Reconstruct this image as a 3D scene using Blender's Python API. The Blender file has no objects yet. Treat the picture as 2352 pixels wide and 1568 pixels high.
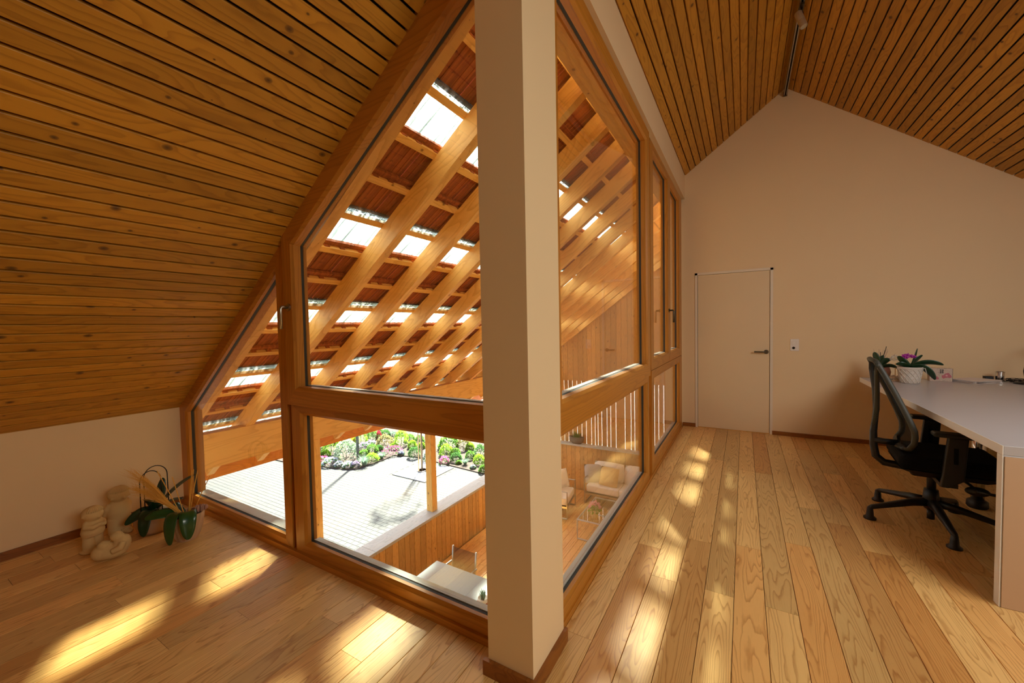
import bpy, math, random
from mathutils import Vector, Matrix, Quaternion
random.seed(7)
D = bpy.data
SC = bpy.context.scene
COL = SC.collection

# ------------------------------------------------------------------ camera, sky, sun, area lights, exposure
FPX = 909.66
cam = D.cameras.new('camera'); camo = D.objects.new('camera', cam); COL.objects.link(camo)
cam.sensor_fit = 'HORIZONTAL'; cam.sensor_width = 36.0; cam.lens = FPX / 2352 * 36.0
cam.clip_start = 0.02; cam.clip_end = 300
_a, _b, _c = 0.529515799, -0.0358131917, -0.0188624759
_f = Vector((-math.sin(_a) * math.cos(_b), math.cos(_a) * math.cos(_b), math.sin(_b)))
_r = Vector((math.cos(_a), math.sin(_a), 0)); _u = _r.cross(_f)
_R = _r * math.cos(_c) + _u * math.sin(_c); _U = -_r * math.sin(_c) + _u * math.cos(_c)
camo.matrix_world = Matrix(((_R.x, _U.x, -_f.x, 0), (_R.y, _U.y, -_f.y, 0), (_R.z, _U.z, -_f.z, 1.40), (0, 0, 0, 1)))
SC.camera = camo

W = D.worlds.new('world'); SC.world = W; W.use_nodes = True
wn = W.node_tree; wn.nodes.clear()
wo = wn.nodes.new('ShaderNodeOutputWorld'); bg = wn.nodes.new('ShaderNodeBackground'); sky = wn.nodes.new('ShaderNodeTexSky')
sky.sky_type = 'NISHITA'; sky.sun_disc = False; sky.sun_elevation = math.radians(41); sky.sun_rotation = math.radians(-29)
sky.air_density = 1.0; sky.dust_density = 2.5; sky.ozone_density = 1.0
bg.inputs['Strength'].default_value = 0.50
wn.links.new(sky.outputs[0], bg.inputs[0]); wn.links.new(bg.outputs[0], wo.inputs[0])

def lamp(name, kind, loc, direction, energy, color, **kw):
    l = D.lights.new(name, kind); o = D.objects.new(name, l); COL.objects.link(o)
    o.location = loc; o.rotation_euler = Vector(direction).to_track_quat('-Z', 'Y').to_euler()
    l.energy = energy; l.color = color
    for k, v in kw.items(): setattr(l, k, v)
    return o
SUN_DIR = (0.49, -0.87, -0.93)
lamp('sun', 'SUN', (-6, 12, 9), SUN_DIR, 36.0, (1.0, 0.93, 0.77), angle=math.radians(3.0))
# two added fill lights, out of view, under the unbroken right-hand slope
lamp('added_fill_light', 'AREA', (2.55, 0.6, 2.42), (-0.80, 0.06, -0.60), 38, (1.0, 0.96, 0.84), shape='RECTANGLE', size=1.8, size_y=1.4)
lamp('added_fill_light_far', 'AREA', (2.60, 2.6, 2.38), (-0.34, 0.58, -0.74), 24, (0.97, 0.96, 0.98), shape='RECTANGLE', size=1.8, size_y=1.4)

SC.view_settings.view_transform = 'Standard'; SC.view_settings.look = 'None'
SC.view_settings.exposure = 0.72; SC.view_settings.gamma = 1.0; SC.view_settings.use_curve_mapping = False
cy = SC.cycles
cy.use_denoising = True; cy.max_bounces = 10; cy.diffuse_bounces = 6; cy.glossy_bounces = 4; cy.transmission_bounces = 6
cy.transparent_max_bounces = 16; cy.caustics_reflective = False; cy.caustics_refractive = False; cy.sample_clamp_indirect = 6.0

# ------------------------------------------------------------------ helpers
def lin(h):
    h = h.lstrip('#'); o = []
    for i in (0, 2, 4):
        c = int(h[i:i + 2], 16) / 255
        o.append(c / 12.92 if c <= .04045 else ((c + .055) / 1.055) ** 2.4)
    return (*o, 1.0)

class MB:
    def __init__(s): s.v = []; s.f = []
    def add(s, vs, fs):
        n = len(s.v); s.v += [tuple(v) for v in vs]; s.f += [tuple(i + n for i in f) for f in fs]; return s
    def box(s, x0, x1, y0, y1, z0, z1):
        return s.add([(x0, y0, z0), (x1, y0, z0), (x1, y1, z0), (x0, y1, z0), (x0, y0, z1), (x1, y0, z1), (x1, y1, z1), (x0, y1, z1)],
                     [(0, 3, 2, 1), (4, 5, 6, 7), (0, 1, 5, 4), (1, 2, 6, 5), (2, 3, 7, 6), (3, 0, 4, 7)])
    def prism(s, poly, vec):
        vec = Vector(vec); p = [Vector(q) for q in poly]; n = len(p)
        vs = p + [q + vec for q in p]
        return s.add(vs, [tuple(range(n))[::-1], tuple(range(n, 2 * n))] + [(i, (i + 1) % n, n + (i + 1) % n, n + i) for i in range(n)])
    def plank(s, x0, x1, y0, y1, z0, z1, c=.0015, axis='y', up=1):
        # board with chamfered show edges; long axis y or z
        if axis == 'y':
            a, b = (z1, z0) if up > 0 else (z0, z1); k = c if up > 0 else -c
            pr = [(x0, y0, b), (x1, y0, b), (x1, y0, a - k), (x1 - c, y0, a), (x0 + c, y0, a), (x0, y0, a - k)]
            return s.prism(pr, (0, y1 - y0, 0))
    def tube(s, pts, r, n=8, cap=True, flat=1.0, up=(0, 0, 1)):
        P = [Vector(p) for p in pts]; rr = r if isinstance(r, (list, tuple)) else [r] * len(P)
        vs = []; fs = []; prev = None
        for i, p in enumerate(P):
            t = (P[min(i + 1, len(P) - 1)] - P[max(i - 1, 0)]).normalized()
            if prev is None:
                u = Vector(up)
                if abs(t.dot(u)) > .95: u = Vector((1, 0, 0)) if abs(t.x) < .9 else Vector((0, 1, 0))
                a = (u - t * u.dot(t)).normalized()
            else: a = (prev - t * prev.dot(t)).normalized()
            prev = a; b = t.cross(a)
            for k in range(n):
                q = 2 * math.pi * k / n
                vs.append(p + (a * math.cos(q) * flat + b * math.sin(q)) * rr[i])
        for i in range(len(P) - 1):
            for k in range(n):
                fs.append((i * n + k, i * n + (k + 1) % n, (i + 1) * n + (k + 1) % n, (i + 1) * n + k))
        if cap: fs.append(tuple(range(n))[::-1]); fs.append(tuple(range((len(P) - 1) * n, len(P) * n)))
        return s.add(vs, fs)
    def lathe(s, prof, c=(0, 0, 0), n=24, sx=1, sy=1):
        vs = []; fs = []; m = len(prof)
        for r, z in prof:
            for k in range(n):
                q = 2 * math.pi * k / n; vs.append((c[0] + r * math.cos(q) * sx, c[1] + r * math.sin(q) * sy, c[2] + z))
        for i in range(m - 1):
            for k in range(n): fs.append((i * n + k, i * n + (k + 1) % n, (i + 1) * n + (k + 1) % n, (i + 1) * n + k))
        fs.append(tuple(range(n))[::-1]); fs.append(tuple(range((m - 1) * n, m * n)))
        return s.add(vs, fs)
    def ell(s, c, r, n=16, m=10, rot=None):
        vs = []; fs = []; q = rot or Quaternion()
        for i in range(m + 1):
            th = math.pi * i / m
            for k in range(n):
                ph = 2 * math.pi * k / n
                w = Vector((r[0] * math.sin(th) * math.cos(ph), r[1] * math.sin(th) * math.sin(ph), r[2] * math.cos(th)))
                vs.append(Vector(c) + q @ w)
        for i in range(m):
            for k in range(n): fs.append((i * n + k, (i + 1) * n + k, (i + 1) * n + (k + 1) % n, i * n + (k + 1) % n))
        return s.add(vs, fs)
    def mesh(s, name, smooth=False):
        me = D.meshes.new(name); me.from_pydata(s.v, [], s.f)
        if smooth: me.polygons.foreach_set('use_smooth', [True] * len(me.polygons))
        me.update(); return me

def obj(name, mb, mat, parent=None, smooth=False, loc=None, rot=None, label=None, kind=None):
    me = mb if isinstance(mb, bpy.types.Mesh) else mb.mesh(name, smooth)
    if mat is not None and not me.materials: me.materials.append(mat)
    o = D.objects.new(name, me); COL.objects.link(o)
    if loc is not None: o.location = loc
    if rot is not None: o.rotation_euler = rot
    if parent is not None: o.parent = parent
    if label: o['label'] = label
    if kind: o['kind'] = kind
    return o
def thing(name, label, cat, loc=(0, 0, 0), rz=0, group=None, kind=None):
    o = D.objects.new(name, None); COL.objects.link(o); o.location = loc; o.rotation_euler = (0, 0, rz); o.empty_display_size = .1
    o['label'] = label; o['category'] = cat
    if group: o['group'] = group
    if kind: o['kind'] = kind
    return o
def tag(o, label, cat, group=None, kind=None):
    o['label'] = label; o['category'] = cat
    if group: o['group'] = group
    if kind: o['kind'] = kind
    return o
def struct(name, mb, mat, **kw):
    return obj(name, mb, mat, kind='structure', **kw)
def bevel(o, w=.004, seg=2):
    m = o.modifiers.new('bevel', 'BEVEL'); m.width = w; m.segments = seg; m.limit_method = 'ANGLE'; m.angle_limit = math.radians(40); return o
def subsurf(o, n=1):
    m = o.modifiers.new('subsurf', 'SUBSURF'); m.levels = n; m.render_levels = n; return o
def solid(o, t=.002):
    m = o.modifiers.new('solid', 'SOLIDIFY'); m.thickness = t; m.offset = 0; return o

# ------------------------------------------------------------------ materials
class NT:
    def __init__(s, name):
        s.m = D.materials.new(name); s.m.use_nodes = True; s.t = s.m.node_tree; s.t.nodes.clear()
        s.out = s.n('ShaderNodeOutputMaterial')
    def n(s, t, **kw):
        x = s.t.nodes.new(t)
        for k, v in kw.items(): setattr(x, k, v)
        return x
    def l(s, a, b): s.t.links.new(a, b)
    def math(s, op, a, b=None, c=None, clamp=False):
        x = s.n('ShaderNodeMath', operation=op); x.use_clamp = clamp
        for i, v in enumerate((a, b, c)):
            if v is None: continue
            if isinstance(v, (int, float)): x.inputs[i].default_value = v
            else: s.l(v, x.inputs[i])
        return x.outputs[0]
    def vmath(s, op, a, b=None):
        x = s.n('ShaderNodeVectorMath', operation=op)
        for i, v in enumerate((a, b)):
            if v is None: continue
            if isinstance(v, tuple): x.inputs[i].default_value = v
            else: s.l(v, x.inputs[i])
        return x.outputs['Value'] if op == 'LENGTH' else x.outputs[0]
    def ramp(s, fac, stops):
        x = s.n('ShaderNodeValToRGB'); e = x.color_ramp.elements
        while len(e) < len(stops): e.new(.5)
        for i, (p, c) in enumerate(stops): e[i].position = p; e[i].color = c
        s.l(fac, x.inputs[0]); return x.outputs[0]
    def mix(s, fac, a, b, mode='MIX'):
        x = s.n('ShaderNodeMix', data_type='RGBA', blend_type=mode)
        for sock, v in ((x.inputs['Factor'], fac), (x.inputs[6], a), (x.inputs[7], b)):
            if isinstance(v, (int, float)): sock.default_value = v
            elif isinstance(v, tuple): sock.default_value = v
            else: s.l(v, sock)
        return x.outputs[2]
    def noise(s, vec, scale, detail=2, rough=.5, dist=0):
        x = s.n('ShaderNodeTexNoise'); x.inputs['Scale'].default_value = scale; x.inputs['Detail'].default_value = detail
        x.inputs['Roughness'].default_value = rough; x.inputs['Distortion'].default_value = dist
        if vec is not None: s.l(vec, x.inputs['Vector'])
        return x.outputs['Fac']
    def bsdf(s, **kw):
        p = s.n('ShaderNodeBsdfPrincipled')
        for k, v in kw.items():
            i = p.inputs[k]
            if isinstance(v, (int, float, tuple)): i.default_value = v
            else: s.l(v, i)
        s.l(p.outputs[0], s.out.inputs[0]); return p
    def bump(s, h, strength=.2, dist=.01):
        x = s.n('ShaderNodeBump'); x.inputs['Strength'].default_value = strength; x.inputs['Distance'].default_value = dist
        s.l(h, x.inputs['Height']); return x.outputs[0]

def plain(name, col, rough=.5, metal=0.0, spec=.5, coat=0.0, vary=.0, bump=0.0, bscale=60, trans=0.0):
    t = NT(name); c = lin(col)
    co = t.n('ShaderNodeTexCoord').outputs['Object']
    base = c
    nz = t.noise(co, bscale, 4)
    if vary:
        base = t.mix(t.noise(co, 2.5, 3), tuple(x * (1 - vary) for x in c[:3]) + (1,), tuple(min(1, x * (1 + vary)) for x in c[:3]) + (1,))
    kw = {'Base Color': base, 'Roughness': rough, 'Metallic': metal, 'Specular IOR Level': spec, 'Coat Weight': coat}
    if bump: kw['Normal'] = t.bump(nz, bump, .004)
    if trans: kw['Transmission Weight'] = trans
    t.bsdf(**kw); return t.m

def wood(name, light, dark, axis='y', ring=14, fig=1.0, width=.5, rough=.45, knots=0, tint=(.82, 1.12), warm=None, coat=0.0, lstretch=.055, bump=.06, knot_col='#3a1d0a'):
    t = NT(name)
    co = t.n('ShaderNodeTexCoord').outputs['Object']; rnd = t.n('ShaderNodeObjectInfo').outputs['Random']
    sep = t.n('ShaderNodeSeparateXYZ'); t.l(co, sep.inputs[0])
    x, y, z = sep.outputs
    a, b, l = {'y': (x, z, y), 'x': (y, z, x), 'z': (x, y, z)}[axis]
    a = t.math('ADD', a, b) if axis == 'z' else a
    off = t.math('MULTIPLY', rnd, 53.7); off2 = t.math('MULTIPLY', rnd, 211.3)
    ao = t.math('ADD', a, off); lo = t.math('ADD', l, off2)
    def vec(sa, sb, sl):
        c = t.n('ShaderNodeCombineXYZ'); t.l(t.math('MULTIPLY', ao, sa), c.inputs[0]); t.l(t.math('MULTIPLY', b, sb), c.inputs[1]); t.l(t.math('MULTIPLY', lo, sl), c.inputs[2]); return c.outputs[0]
    n1 = t.noise(vec(1, 1, lstretch * 3), 9 * fig, 1.5, .45)
    n2 = t.noise(vec(1, 1, lstretch * 10), 30, 2, .5)
    h = t.math('ADD', t.math('MULTIPLY', n1, 1.0), t.math('MULTIPLY', n2, .035))
    fr = t.math('FRACT', t.math('MULTIPLY', h, ring))
    # sharp late-wood edge, soft early wood
    line = t.ramp(fr, [(0, (0, 0, 0, 1)), (width, (.15, .15, .15, 1)), (.9, (1, 1, 1, 1)), (.97, (.15, .15, .15, 1))])
    fib = t.noise(vec(1, 1, .02), 420, 2, .6)
    fac = t.math('ADD', t.math('MULTIPLY', line, .62), t.math('MULTIPLY', t.math('SUBTRACT', fib, .5), .55), clamp=True)
    big = t.noise(vec(.6, .6, .25), 5, 2)
    fac = t.math('ADD', fac, t.math('MULTIPLY', t.math('SUBTRACT', big, .5), .5), clamp=True)
    col = t.mix(fac, lin(light), lin(dark))
    br = t.n('ShaderNodeMapRange'); br.inputs[3].default_value = tint[0]; br.inputs[4].default_value = tint[1]
    wn1 = t.n('ShaderNodeTexWhiteNoise', noise_dimensions='1D'); t.l(rnd, wn1.inputs['W'])
    t.l(wn1.outputs['Value'], br.inputs[0])
    col = t.mix(1.0, col, br.outputs[0], 'MULTIPLY')
    if warm:
        w2 = t.n('ShaderNodeTexWhiteNoise', noise_dimensions='1D'); t.l(t.math('ADD', rnd, 3.3), w2.inputs['W'])
        k = t.math('MULTIPLY', t.math('SUBTRACT', w2.outputs['Value'], .62, clamp=True), 2.3, clamp=True)
        col = t.mix(k, col, t.mix(1.0, col, lin(warm), 'MULTIPLY'))
    if knots:
        vo = t.n('ShaderNodeTexVoronoi', voronoi_dimensions='2D', feature='F1'); vo.inputs['Scale'].default_value = 1; vo.inputs['Randomness'].default_value = .95
        sa, sl = 11.0, 11.0 / 3.2
        c = t.n('ShaderNodeCombineXYZ'); t.l(t.math('MULTIPLY', ao, sa), c.inputs[0]); t.l(t.math('MULTIPLY', lo, sl), c.inputs[1])
        t.l(c.outputs[0], vo.inputs['Vector'])
        d = t.vmath('LENGTH', t.vmath('MULTIPLY', t.vmath('SUBTRACT', c.outputs[0], vo.outputs['Position']), (1 / sa, 1 / sl * .75, 0)))
        s2 = t.n('ShaderNodeSeparateColor'); t.l(vo.outputs['Color'], s2.inputs[0])
        rad = t.math('MULTIPLY', t.math('SUBTRACT', s2.outputs[0], 1 - knots, clamp=True), .016 / knots)
        k = t.math('SUBTRACT', 1.0, t.math('DIVIDE', d, t.math('ADD', rad, 1e-4)), clamp=True)
        k = t.math('POWER', k, .45)
        halo = t.math('SUBTRACT', 1.0, t.math('DIVIDE', d, t.math('ADD', t.math('MULTIPLY', rad, 2.3), 1e-4)), clamp=True)
        col = t.mix(t.math('MULTIPLY', halo, .5), col, lin(dark))
        col = t.mix(t.math('MULTIPLY', k, .9), col, lin(knot_col))
    t.bsdf(**{'Base Color': col, 'Roughness': rough, 'Coat Weight': coat, 'Coat Roughness': .25, 'Normal': t.bump(fac, bump, .002)})
    return t.m

M = {}
M['floor'] = wood('larch_floor', '#eec47c', '#b07230', 'y', ring=26, fig=1.0, width=.6, lstretch=.028, rough=.36, tint=(.80, 1.12), warm='#f0d0b0', bump=.05)
M['ceil'] = wood('ceiling_board', '#c68c28', '#9c6614', 'y', ring=12, rough=.5, knots=.5, tint=(.78, 1.12), bump=.04)
for ax in 'xyz':
    M['frame_' + ax] = wood('window_wood_' + ax, '#c4822e', '#a2661e', ax, ring=22, fig=.6, rough=.35, tint=(.92, 1.05), bump=.03, lstretch=.02)
    M['beam_' + ax] = wood('spruce_beam_' + ax, '#f4c068', '#d4963e', ax, ring=12, fig=.6, rough=.55, knots=.35, tint=(.92, 1.06), bump=.05, knot_col='#5a2c0c')
M['fascia'] = wood('fascia_board', '#e08c2c', '#b86814', 'y', ring=12, rough=.5, knots=.3)
M['clad'] = wood('cladding_larch', '#cc9a54', '#9c6c34', 'z', ring=13, rough=.55, knots=.3, tint=(.74, 1.12), bump=.05)
M['deck'] = wood('deck_larch', '#e4aa58', '#bc7c36', 'y', ring=10, rough=.55, tint=(.9, 1.1), bump=.05)
M['skirt_y'] = wood('skirting_y', '#9a5c20', '#754012', 'y', ring=14, rough=.4); M['skirt_x'] = wood('skirting_x', '#9a5c20', '#754012', 'x', ring=14, rough=.4)
M['cap'] = wood('weathered_cap', '#b8b6b0', '#96948e', 'y', ring=12, rough=.7, tint=(.95, 1.03))
M['dark'] = plain('dark_gap', '#1d120a', .9)
M['subfloor'] = plain('sub_floor', '#3a2410', .9)
M['plaster'] = plain('cream_plaster', '#ecd3a8', .9, spec=.2, vary=.02, bump=.05, bscale=220)
M['door'] = plain('cream_door_paint', '#e6cfa6', .55, vary=.01)
M['doorframe'] = plain('cream_door_frame', '#e9dcc4', .45)
M['gasket'] = plain('dark_gasket', '#33312b', .6)
M['alu'] = plain('grey_aluminium', '#9aa09c', .35, metal=.7)
M['sill'] = plain('pale_sill', '#cfd4d0', .4)
M['steel'] = plain('brushed_steel', '#b9b4a8', .3, metal=1.0)
M['darksteel'] = plain('bronze_steel', '#6a6050', .38, metal=1.0)
M['taupe'] = plain('taupe_metal', '#c2b498', .45, metal=.25)
M['chrome'] = plain('chrome', '#dcdcdc', .12, metal=1.0)
M['white'] = plain('white_laminate', '#bcbabc', .30, vary=.01)
M['switch'] = plain('white_plastic', '#efe6da', .35)
M['black'] = plain('black_plastic', '#17171a', .42, bump=.03)
M['blackfab'] = plain('black_fabric', '#0e0e10', .95, spec=.2, bump=.3, bscale=500)
M['olive'] = plain('olive_grey_plastic', '#3e3f37', .5)
M['stone'] = plain('sandstone', '#d6b880', .95, spec=.15, vary=.06, bump=.25, bscale=260)
M['potsand'] = plain('sand_pot', '#c4a584', .85, vary=.05, bump=.1, bscale=150)
M['soil'] = plain('soil', '#4a3524', .95, vary=.2, bump=.6, bscale=30)
M['leaf'] = plain('orchid_leaf', '#1e4d20', .28, coat=.3, vary=.15)
M['leafdark'] = plain('orchid_leaf_dark', '#173a1e', .35, coat=.2, vary=.15)
M['straw'] = plain('dried_straw', '#e0a848', .8, vary=.1)
M['wire'] = plain('black_wire', '#18100c', .4)
M['bloomdry'] = plain('dry_seed_head', '#a98478', .8, vary=.2)
M['magenta'] = plain('magenta_petal', '#a82a9c', .6)
M['rosepot'] = plain('dusty_rose_pot', '#b08070', .6, vary=.05)
M['paper'] = plain('paper', '#e6dcd4', .8); M['paperdark'] = plain('dark_folder', '#2e2a34', .6)
M['concrete'] = plain('light_concrete', '#aaa8a4', .85, vary=.04, bump=.1)
M['fabricwhite'] = plain('white_outdoor_fabric', '#ece4d6', .9, vary=.02, bump=.1, bscale=300)
M['fabricgrey'] = plain('grey_cushion', '#b8b4ac', .9, bump=.1, bscale=300)
M['fabricsand'] = plain('sand_cushion', '#caa870', .9, bump=.1, bscale=300)
M['tabletop'] = plain('grey_table_top', '#98a2a2', .25, vary=.03)
M['planter'] = plain('dark_planter', '#5d564c', .7, vary=.05)
M['ceramicwhite'] = plain('whitewash_ceramic', '#d9d0c4', .7, vary=.1, bump=.1, bscale=80)
M['terra'] = plain('terracotta', '#b0603e', .75, vary=.08)
M['lamp_post'] = plain('lamp_post_grey', '#5f6a6a', .5)
M['stake'] = plain('round_stake', '#c8ac80', .8)
M['street'] = plain('street_asphalt', '#8c8c8a', .9, vary=.03)
M['earth'] = plain('garden_soil', '#30251c', .95, vary=.25, bump=.6, bscale=20)
M['edge_lit'] = plain('painted_lit_edge', '#f2f2ec', .4)  # window light on the desk edges is put into this brighter white
M['panel_shade'] = plain('painted_panel_shade', '#c8a888', .5)  # tan stands in for shade on the front of the white end panel

def glass_mat(name, tint=(1, 1, 1, 1), rough=0.0, ior=1.5):
    t = NT(name); tr = t.n('ShaderNodeBsdfTransparent'); tr.inputs[0].default_value = tint
    gl = t.n('ShaderNodeBsdfGlossy'); gl.inputs['Roughness'].default_value = rough; gl.inputs[0].default_value = (1, 1, 1, 1)
    g = t.n('ShaderNodeNewGeometry'); dp = t.n('ShaderNodeVectorMath', operation='DOT_PRODUCT'); t.l(g.outputs['Normal'], dp.inputs[0]); t.l(g.outputs['Incoming'], dp.inputs[1])
    c1 = t.math('SUBTRACT', 1.0, t.math('ABSOLUTE', dp.outputs['Value']), clamp=True); f0 = ((ior - 1) / (ior + 1)) ** 2
    fr = t.math('ADD', f0, t.math('MULTIPLY', t.math('POWER', c1, 5.0), 1 - f0), clamp=True)
    mx = t.n('ShaderNodeMixShader'); t.l(fr, mx.inputs[0]); t.l(tr.outputs[0], mx.inputs[1]); t.l(gl.outputs[0], mx.inputs[2])
    t.l(mx.outputs[0], t.out.inputs[0]); return t.m
M['glass'] = glass_mat('window_glass', (.97, .985, .97, 1), 0, 1.62)
M['glasstable'] = glass_mat('table_glass', (.86, .9, .86, 1), 0, 1.5)

def sheet(name):   # translucent ribbed roof tile: most light passes, dirt streaks run down the slope
    t = NT(name); co = t.n('ShaderNodeTexCoord').outputs['Object']
    mp = t.n('ShaderNodeMapping'); mp.inputs['Scale'].default_value = (.35, 16, 1); t.l(co, mp.inputs[0])
    st = t.noise(mp.outputs[0], 2.2, 3, .6)
    k = t.ramp(st, [(.40, (.97, .97, .97, 1)), (.47, (.70, .74, .73, 1)), (.51, (.34, .38, .37, 1)), (.55, (.40, .44, .43, 1)), (.59, (.74, .78, .77, 1)), (.66, (.97, .97, .97, 1))])
    tr = t.n('ShaderNodeBsdfTransparent'); t.l(k, tr.inputs[0])
    tl = t.n('ShaderNodeBsdfTranslucent'); t.l(k, tl.inputs[0])
    gl = t.n('ShaderNodeBsdfGlossy'); gl.inputs['Roughness'].default_value = .25
    m1 = t.n('ShaderNodeMixShader'); m1.inputs[0].default_value = .20; t.l(tr.outputs[0], m1.inputs[1]); t.l(tl.outputs[0], m1.inputs[2])
    m2 = t.n('ShaderNodeMixShader'); m2.inputs[0].default_value = .04; t.l(m1.outputs[0], m2.inputs[1]); t.l(gl.outputs[0], m2.inputs[2])
    t.l(m2.outputs[0], t.out.inputs[0]); return t.m
M['sheet'] = sheet('translucent_tile')

def sling():
    t = NT('brown_mesh_sling'); tr = t.n('ShaderNodeBsdfTransparent'); tr.inputs[0].default_value = (.9, .85, .8, 1)
    df = t.n('ShaderNodeBsdfDiffuse'); df.inputs[0].default_value = lin('#6a4a3a')
    mx = t.n('ShaderNodeMixShader'); mx.inputs[0].default_value = .62; t.l(tr.outputs[0], mx.inputs[1]); t.l(df.outputs[0], mx.inputs[2]); t.l(mx.outputs[0], t.out.inputs[0]); return t.m
M['sling'] = sling()
def meshfab():
    t = NT('grey_mesh_back'); tr = t.n('ShaderNodeBsdfTransparent')
    df = t.n('ShaderNodeBsdfDiffuse'); df.inputs[0].default_value = lin('#2c2c2c')
    mx = t.n('ShaderNodeMixShader'); mx.inputs[0].default_value = .86; t.l(tr.outputs[0], mx.inputs[1]); t.l(df.outputs[0], mx.inputs[2]); t.l(mx.outputs[0], t.out.inputs[0]); return t.m
M['meshfab'] = meshfab()

def tile_mat():
    t = NT('clay_tile'); co = t.n('ShaderNodeTexCoord').outputs['Object']; rnd = t.n('ShaderNodeObjectInfo').outputs['Random']
    mp = t.n('ShaderNodeMapping'); mp.inputs['Scale'].default_value = (.25, 6, 1); t.l(co, mp.inputs[0])
    off = t.vmath('ADD', mp.outputs[0], None); 
    st = t.noise(mp.outputs[0], 5, 4, .6); sp = t.noise(co, 22, 4, .6)
    c = t.mix(t.ramp(st, [(.35, (0, 0, 0, 1)), (.65, (1, 1, 1, 1))]), lin('#8a4420'), lin('#c0682f'))
    c = t.mix(t.ramp(sp, [(.60, (0, 0, 0, 1)), (.70, (.7, .7, .7, 1))]), c, lin('#40200f'))
    br = t.n('ShaderNodeMapRange'); br.inputs[3].default_value = .85; br.inputs[4].default_value = 1.12; t.l(rnd, br.inputs[0])
    c = t.mix(1.0, c, br.outputs[0], 'MULTIPLY')
    t.bsdf(**{'Base Color': c, 'Roughness': .85, 'Normal': t.bump(sp, .25, .004)}); return t.m
M['tile'] = tile_mat()

def paver_mat():
    t = NT('pale_paver'); rnd = t.n('ShaderNodeObjectInfo').outputs['Random']
    g = t.n('ShaderNodeNewGeometry'); co = t.n('ShaderNodeTexCoord').outputs['Object']
    r2 = t.math('FRACT', t.math('ADD', g.outputs['Random Per Island'], rnd))
    c = t.mix(r2, lin('#303534'), lin('#363b3a')); c = t.mix(t.math('MULTIPLY', t.noise(co, 1.3, 3), .35), c, lin('#2b312f'))
    t.bsdf(**{'Base Color': c, 'Roughness': .85, 'Normal': t.bump(t.noise(co, 90, 3), .15, .003)}); return t.m
M['paver'] = paver_mat()
M['joint'] = plain('paver_joint_sand', '#303432', .95)

def leafmat(name, a, b):
    t = NT(name); g = t.n('ShaderNodeNewGeometry').outputs['Random Per Island']
    c = t.mix(g, lin(a), lin(b))
    p = t.n('ShaderNodeBsdfPrincipled'); t.l(c, p.inputs['Base Color']); p.inputs['Roughness'].default_value = .5
    tl = t.n('ShaderNodeBsdfTranslucent'); t.l(c, tl.inputs[0])
    mx = t.n('ShaderNodeMixShader'); mx.inputs[0].default_value = .5; t.l(p.outputs[0], mx.inputs[1]); t.l(tl.outputs[0], mx.inputs[2]); t.l(mx.outputs[0], t.out.inputs[0]); return t.m
LM = dict(green=leafmat('foliage_green', '#44702c', '#6f9a44'), lime=leafmat('foliage_lime', '#6f9a2c', '#94b83c'), dark=leafmat('foliage_dark', '#33602f', '#548244'),
          varieg=leafmat('foliage_variegated', '#5a8054', '#b0bca8'), grey=leafmat('foliage_grey', '#688a74', '#8ca890'), brown=leafmat('foliage_brown', '#687444', '#8c8058'),
          pink=leafmat('petal_pink', '#c04480', '#d880b0'), lilac=leafmat('petal_lilac', '#9884ac', '#bcaec6'), white=leafmat('petal_white', '#bcc0cc', '#d4d4da'),
          blue=leafmat('petal_blue', '#8c96ba', '#bcc0d0'), yellow=leafmat('petal_yellow', '#c49c1a', '#d4bc40'), red=leafmat('petal_red', '#a01830', '#c43854'),
          rose=leafmat('petal_rose', '#d08090', '#e4b0b8'))

# ------------------------------------------------------------------ setting: floor
X_KNEE, X_GL, Y_GB, Y_FAR, Y_BACK, X_RIGHT = -4.0, -0.722, 1.42, 5.873, -2.5, 3.6
floor = struct('floor', MB().box(X_KNEE - .1, X_RIGHT + .1, Y_BACK - .1, 1.46, -.25, -.022).box(X_GL - .03, X_RIGHT + .1, 1.46, Y_FAR + .1, -.25, -.022), M['subfloor'])
joints = {-1: [1.648, 3.7], 0: [.4, 2.55, 4.6], 1: [2.253, 4.05], 2: [.9, 2.762, 4.525], 3: [2.264, 4.091], 4: [.8, 2.823, 4.315], 5: [2.266, 4.3], 6: [1.0, 3.003, 5.018],
          7: [1.6, 3.634], 8: [1.2, 3.44, 5.3], -24: [.634], -22: [.687], -19: [.765], -17: [.692], -21: [.912], -15: [1.017], -12: [.966], -13: [.693], -9: [1.155]}
PW = .135
for k in range(-26, 24):
    x0 = -.58 + PW * k; x1 = x0 + PW
    if x1 < X_KNEE: continue
    y0, y1 = -.9, (1.40 if x1 < X_GL + .02 else Y_FAR)
    if k >= 3: y0 = .3
    x0 = max(x0, X_KNEE)
    js = joints.get(k)
    if js is None:
        js = []; y = y0 + random.uniform(.6, 2.0)
        while y < y1 - .25: js.append(y); y += random.uniform(1.4, 2.2)
    cuts = [y0] + [j for j in js if y0 < j < y1] + [y1]
    for a, b in zip(cuts, cuts[1:]):
        cx, cyy = (x0 + x1) / 2, (a + b) / 2
        hw, hl = (x1 - x0) / 2 - .0012, (b - a) / 2 - .0008
        obj('plank', MB().plank(-hw, hw, -hl, hl, -.02, 0, .0012), M['floor'], floor, loc=(cx, cyy, 0))
obj('flooring', MB().box(X_KNEE, X_RIGHT, Y_BACK, -.9, -.022, 0), M['floor'], floor)

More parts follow.
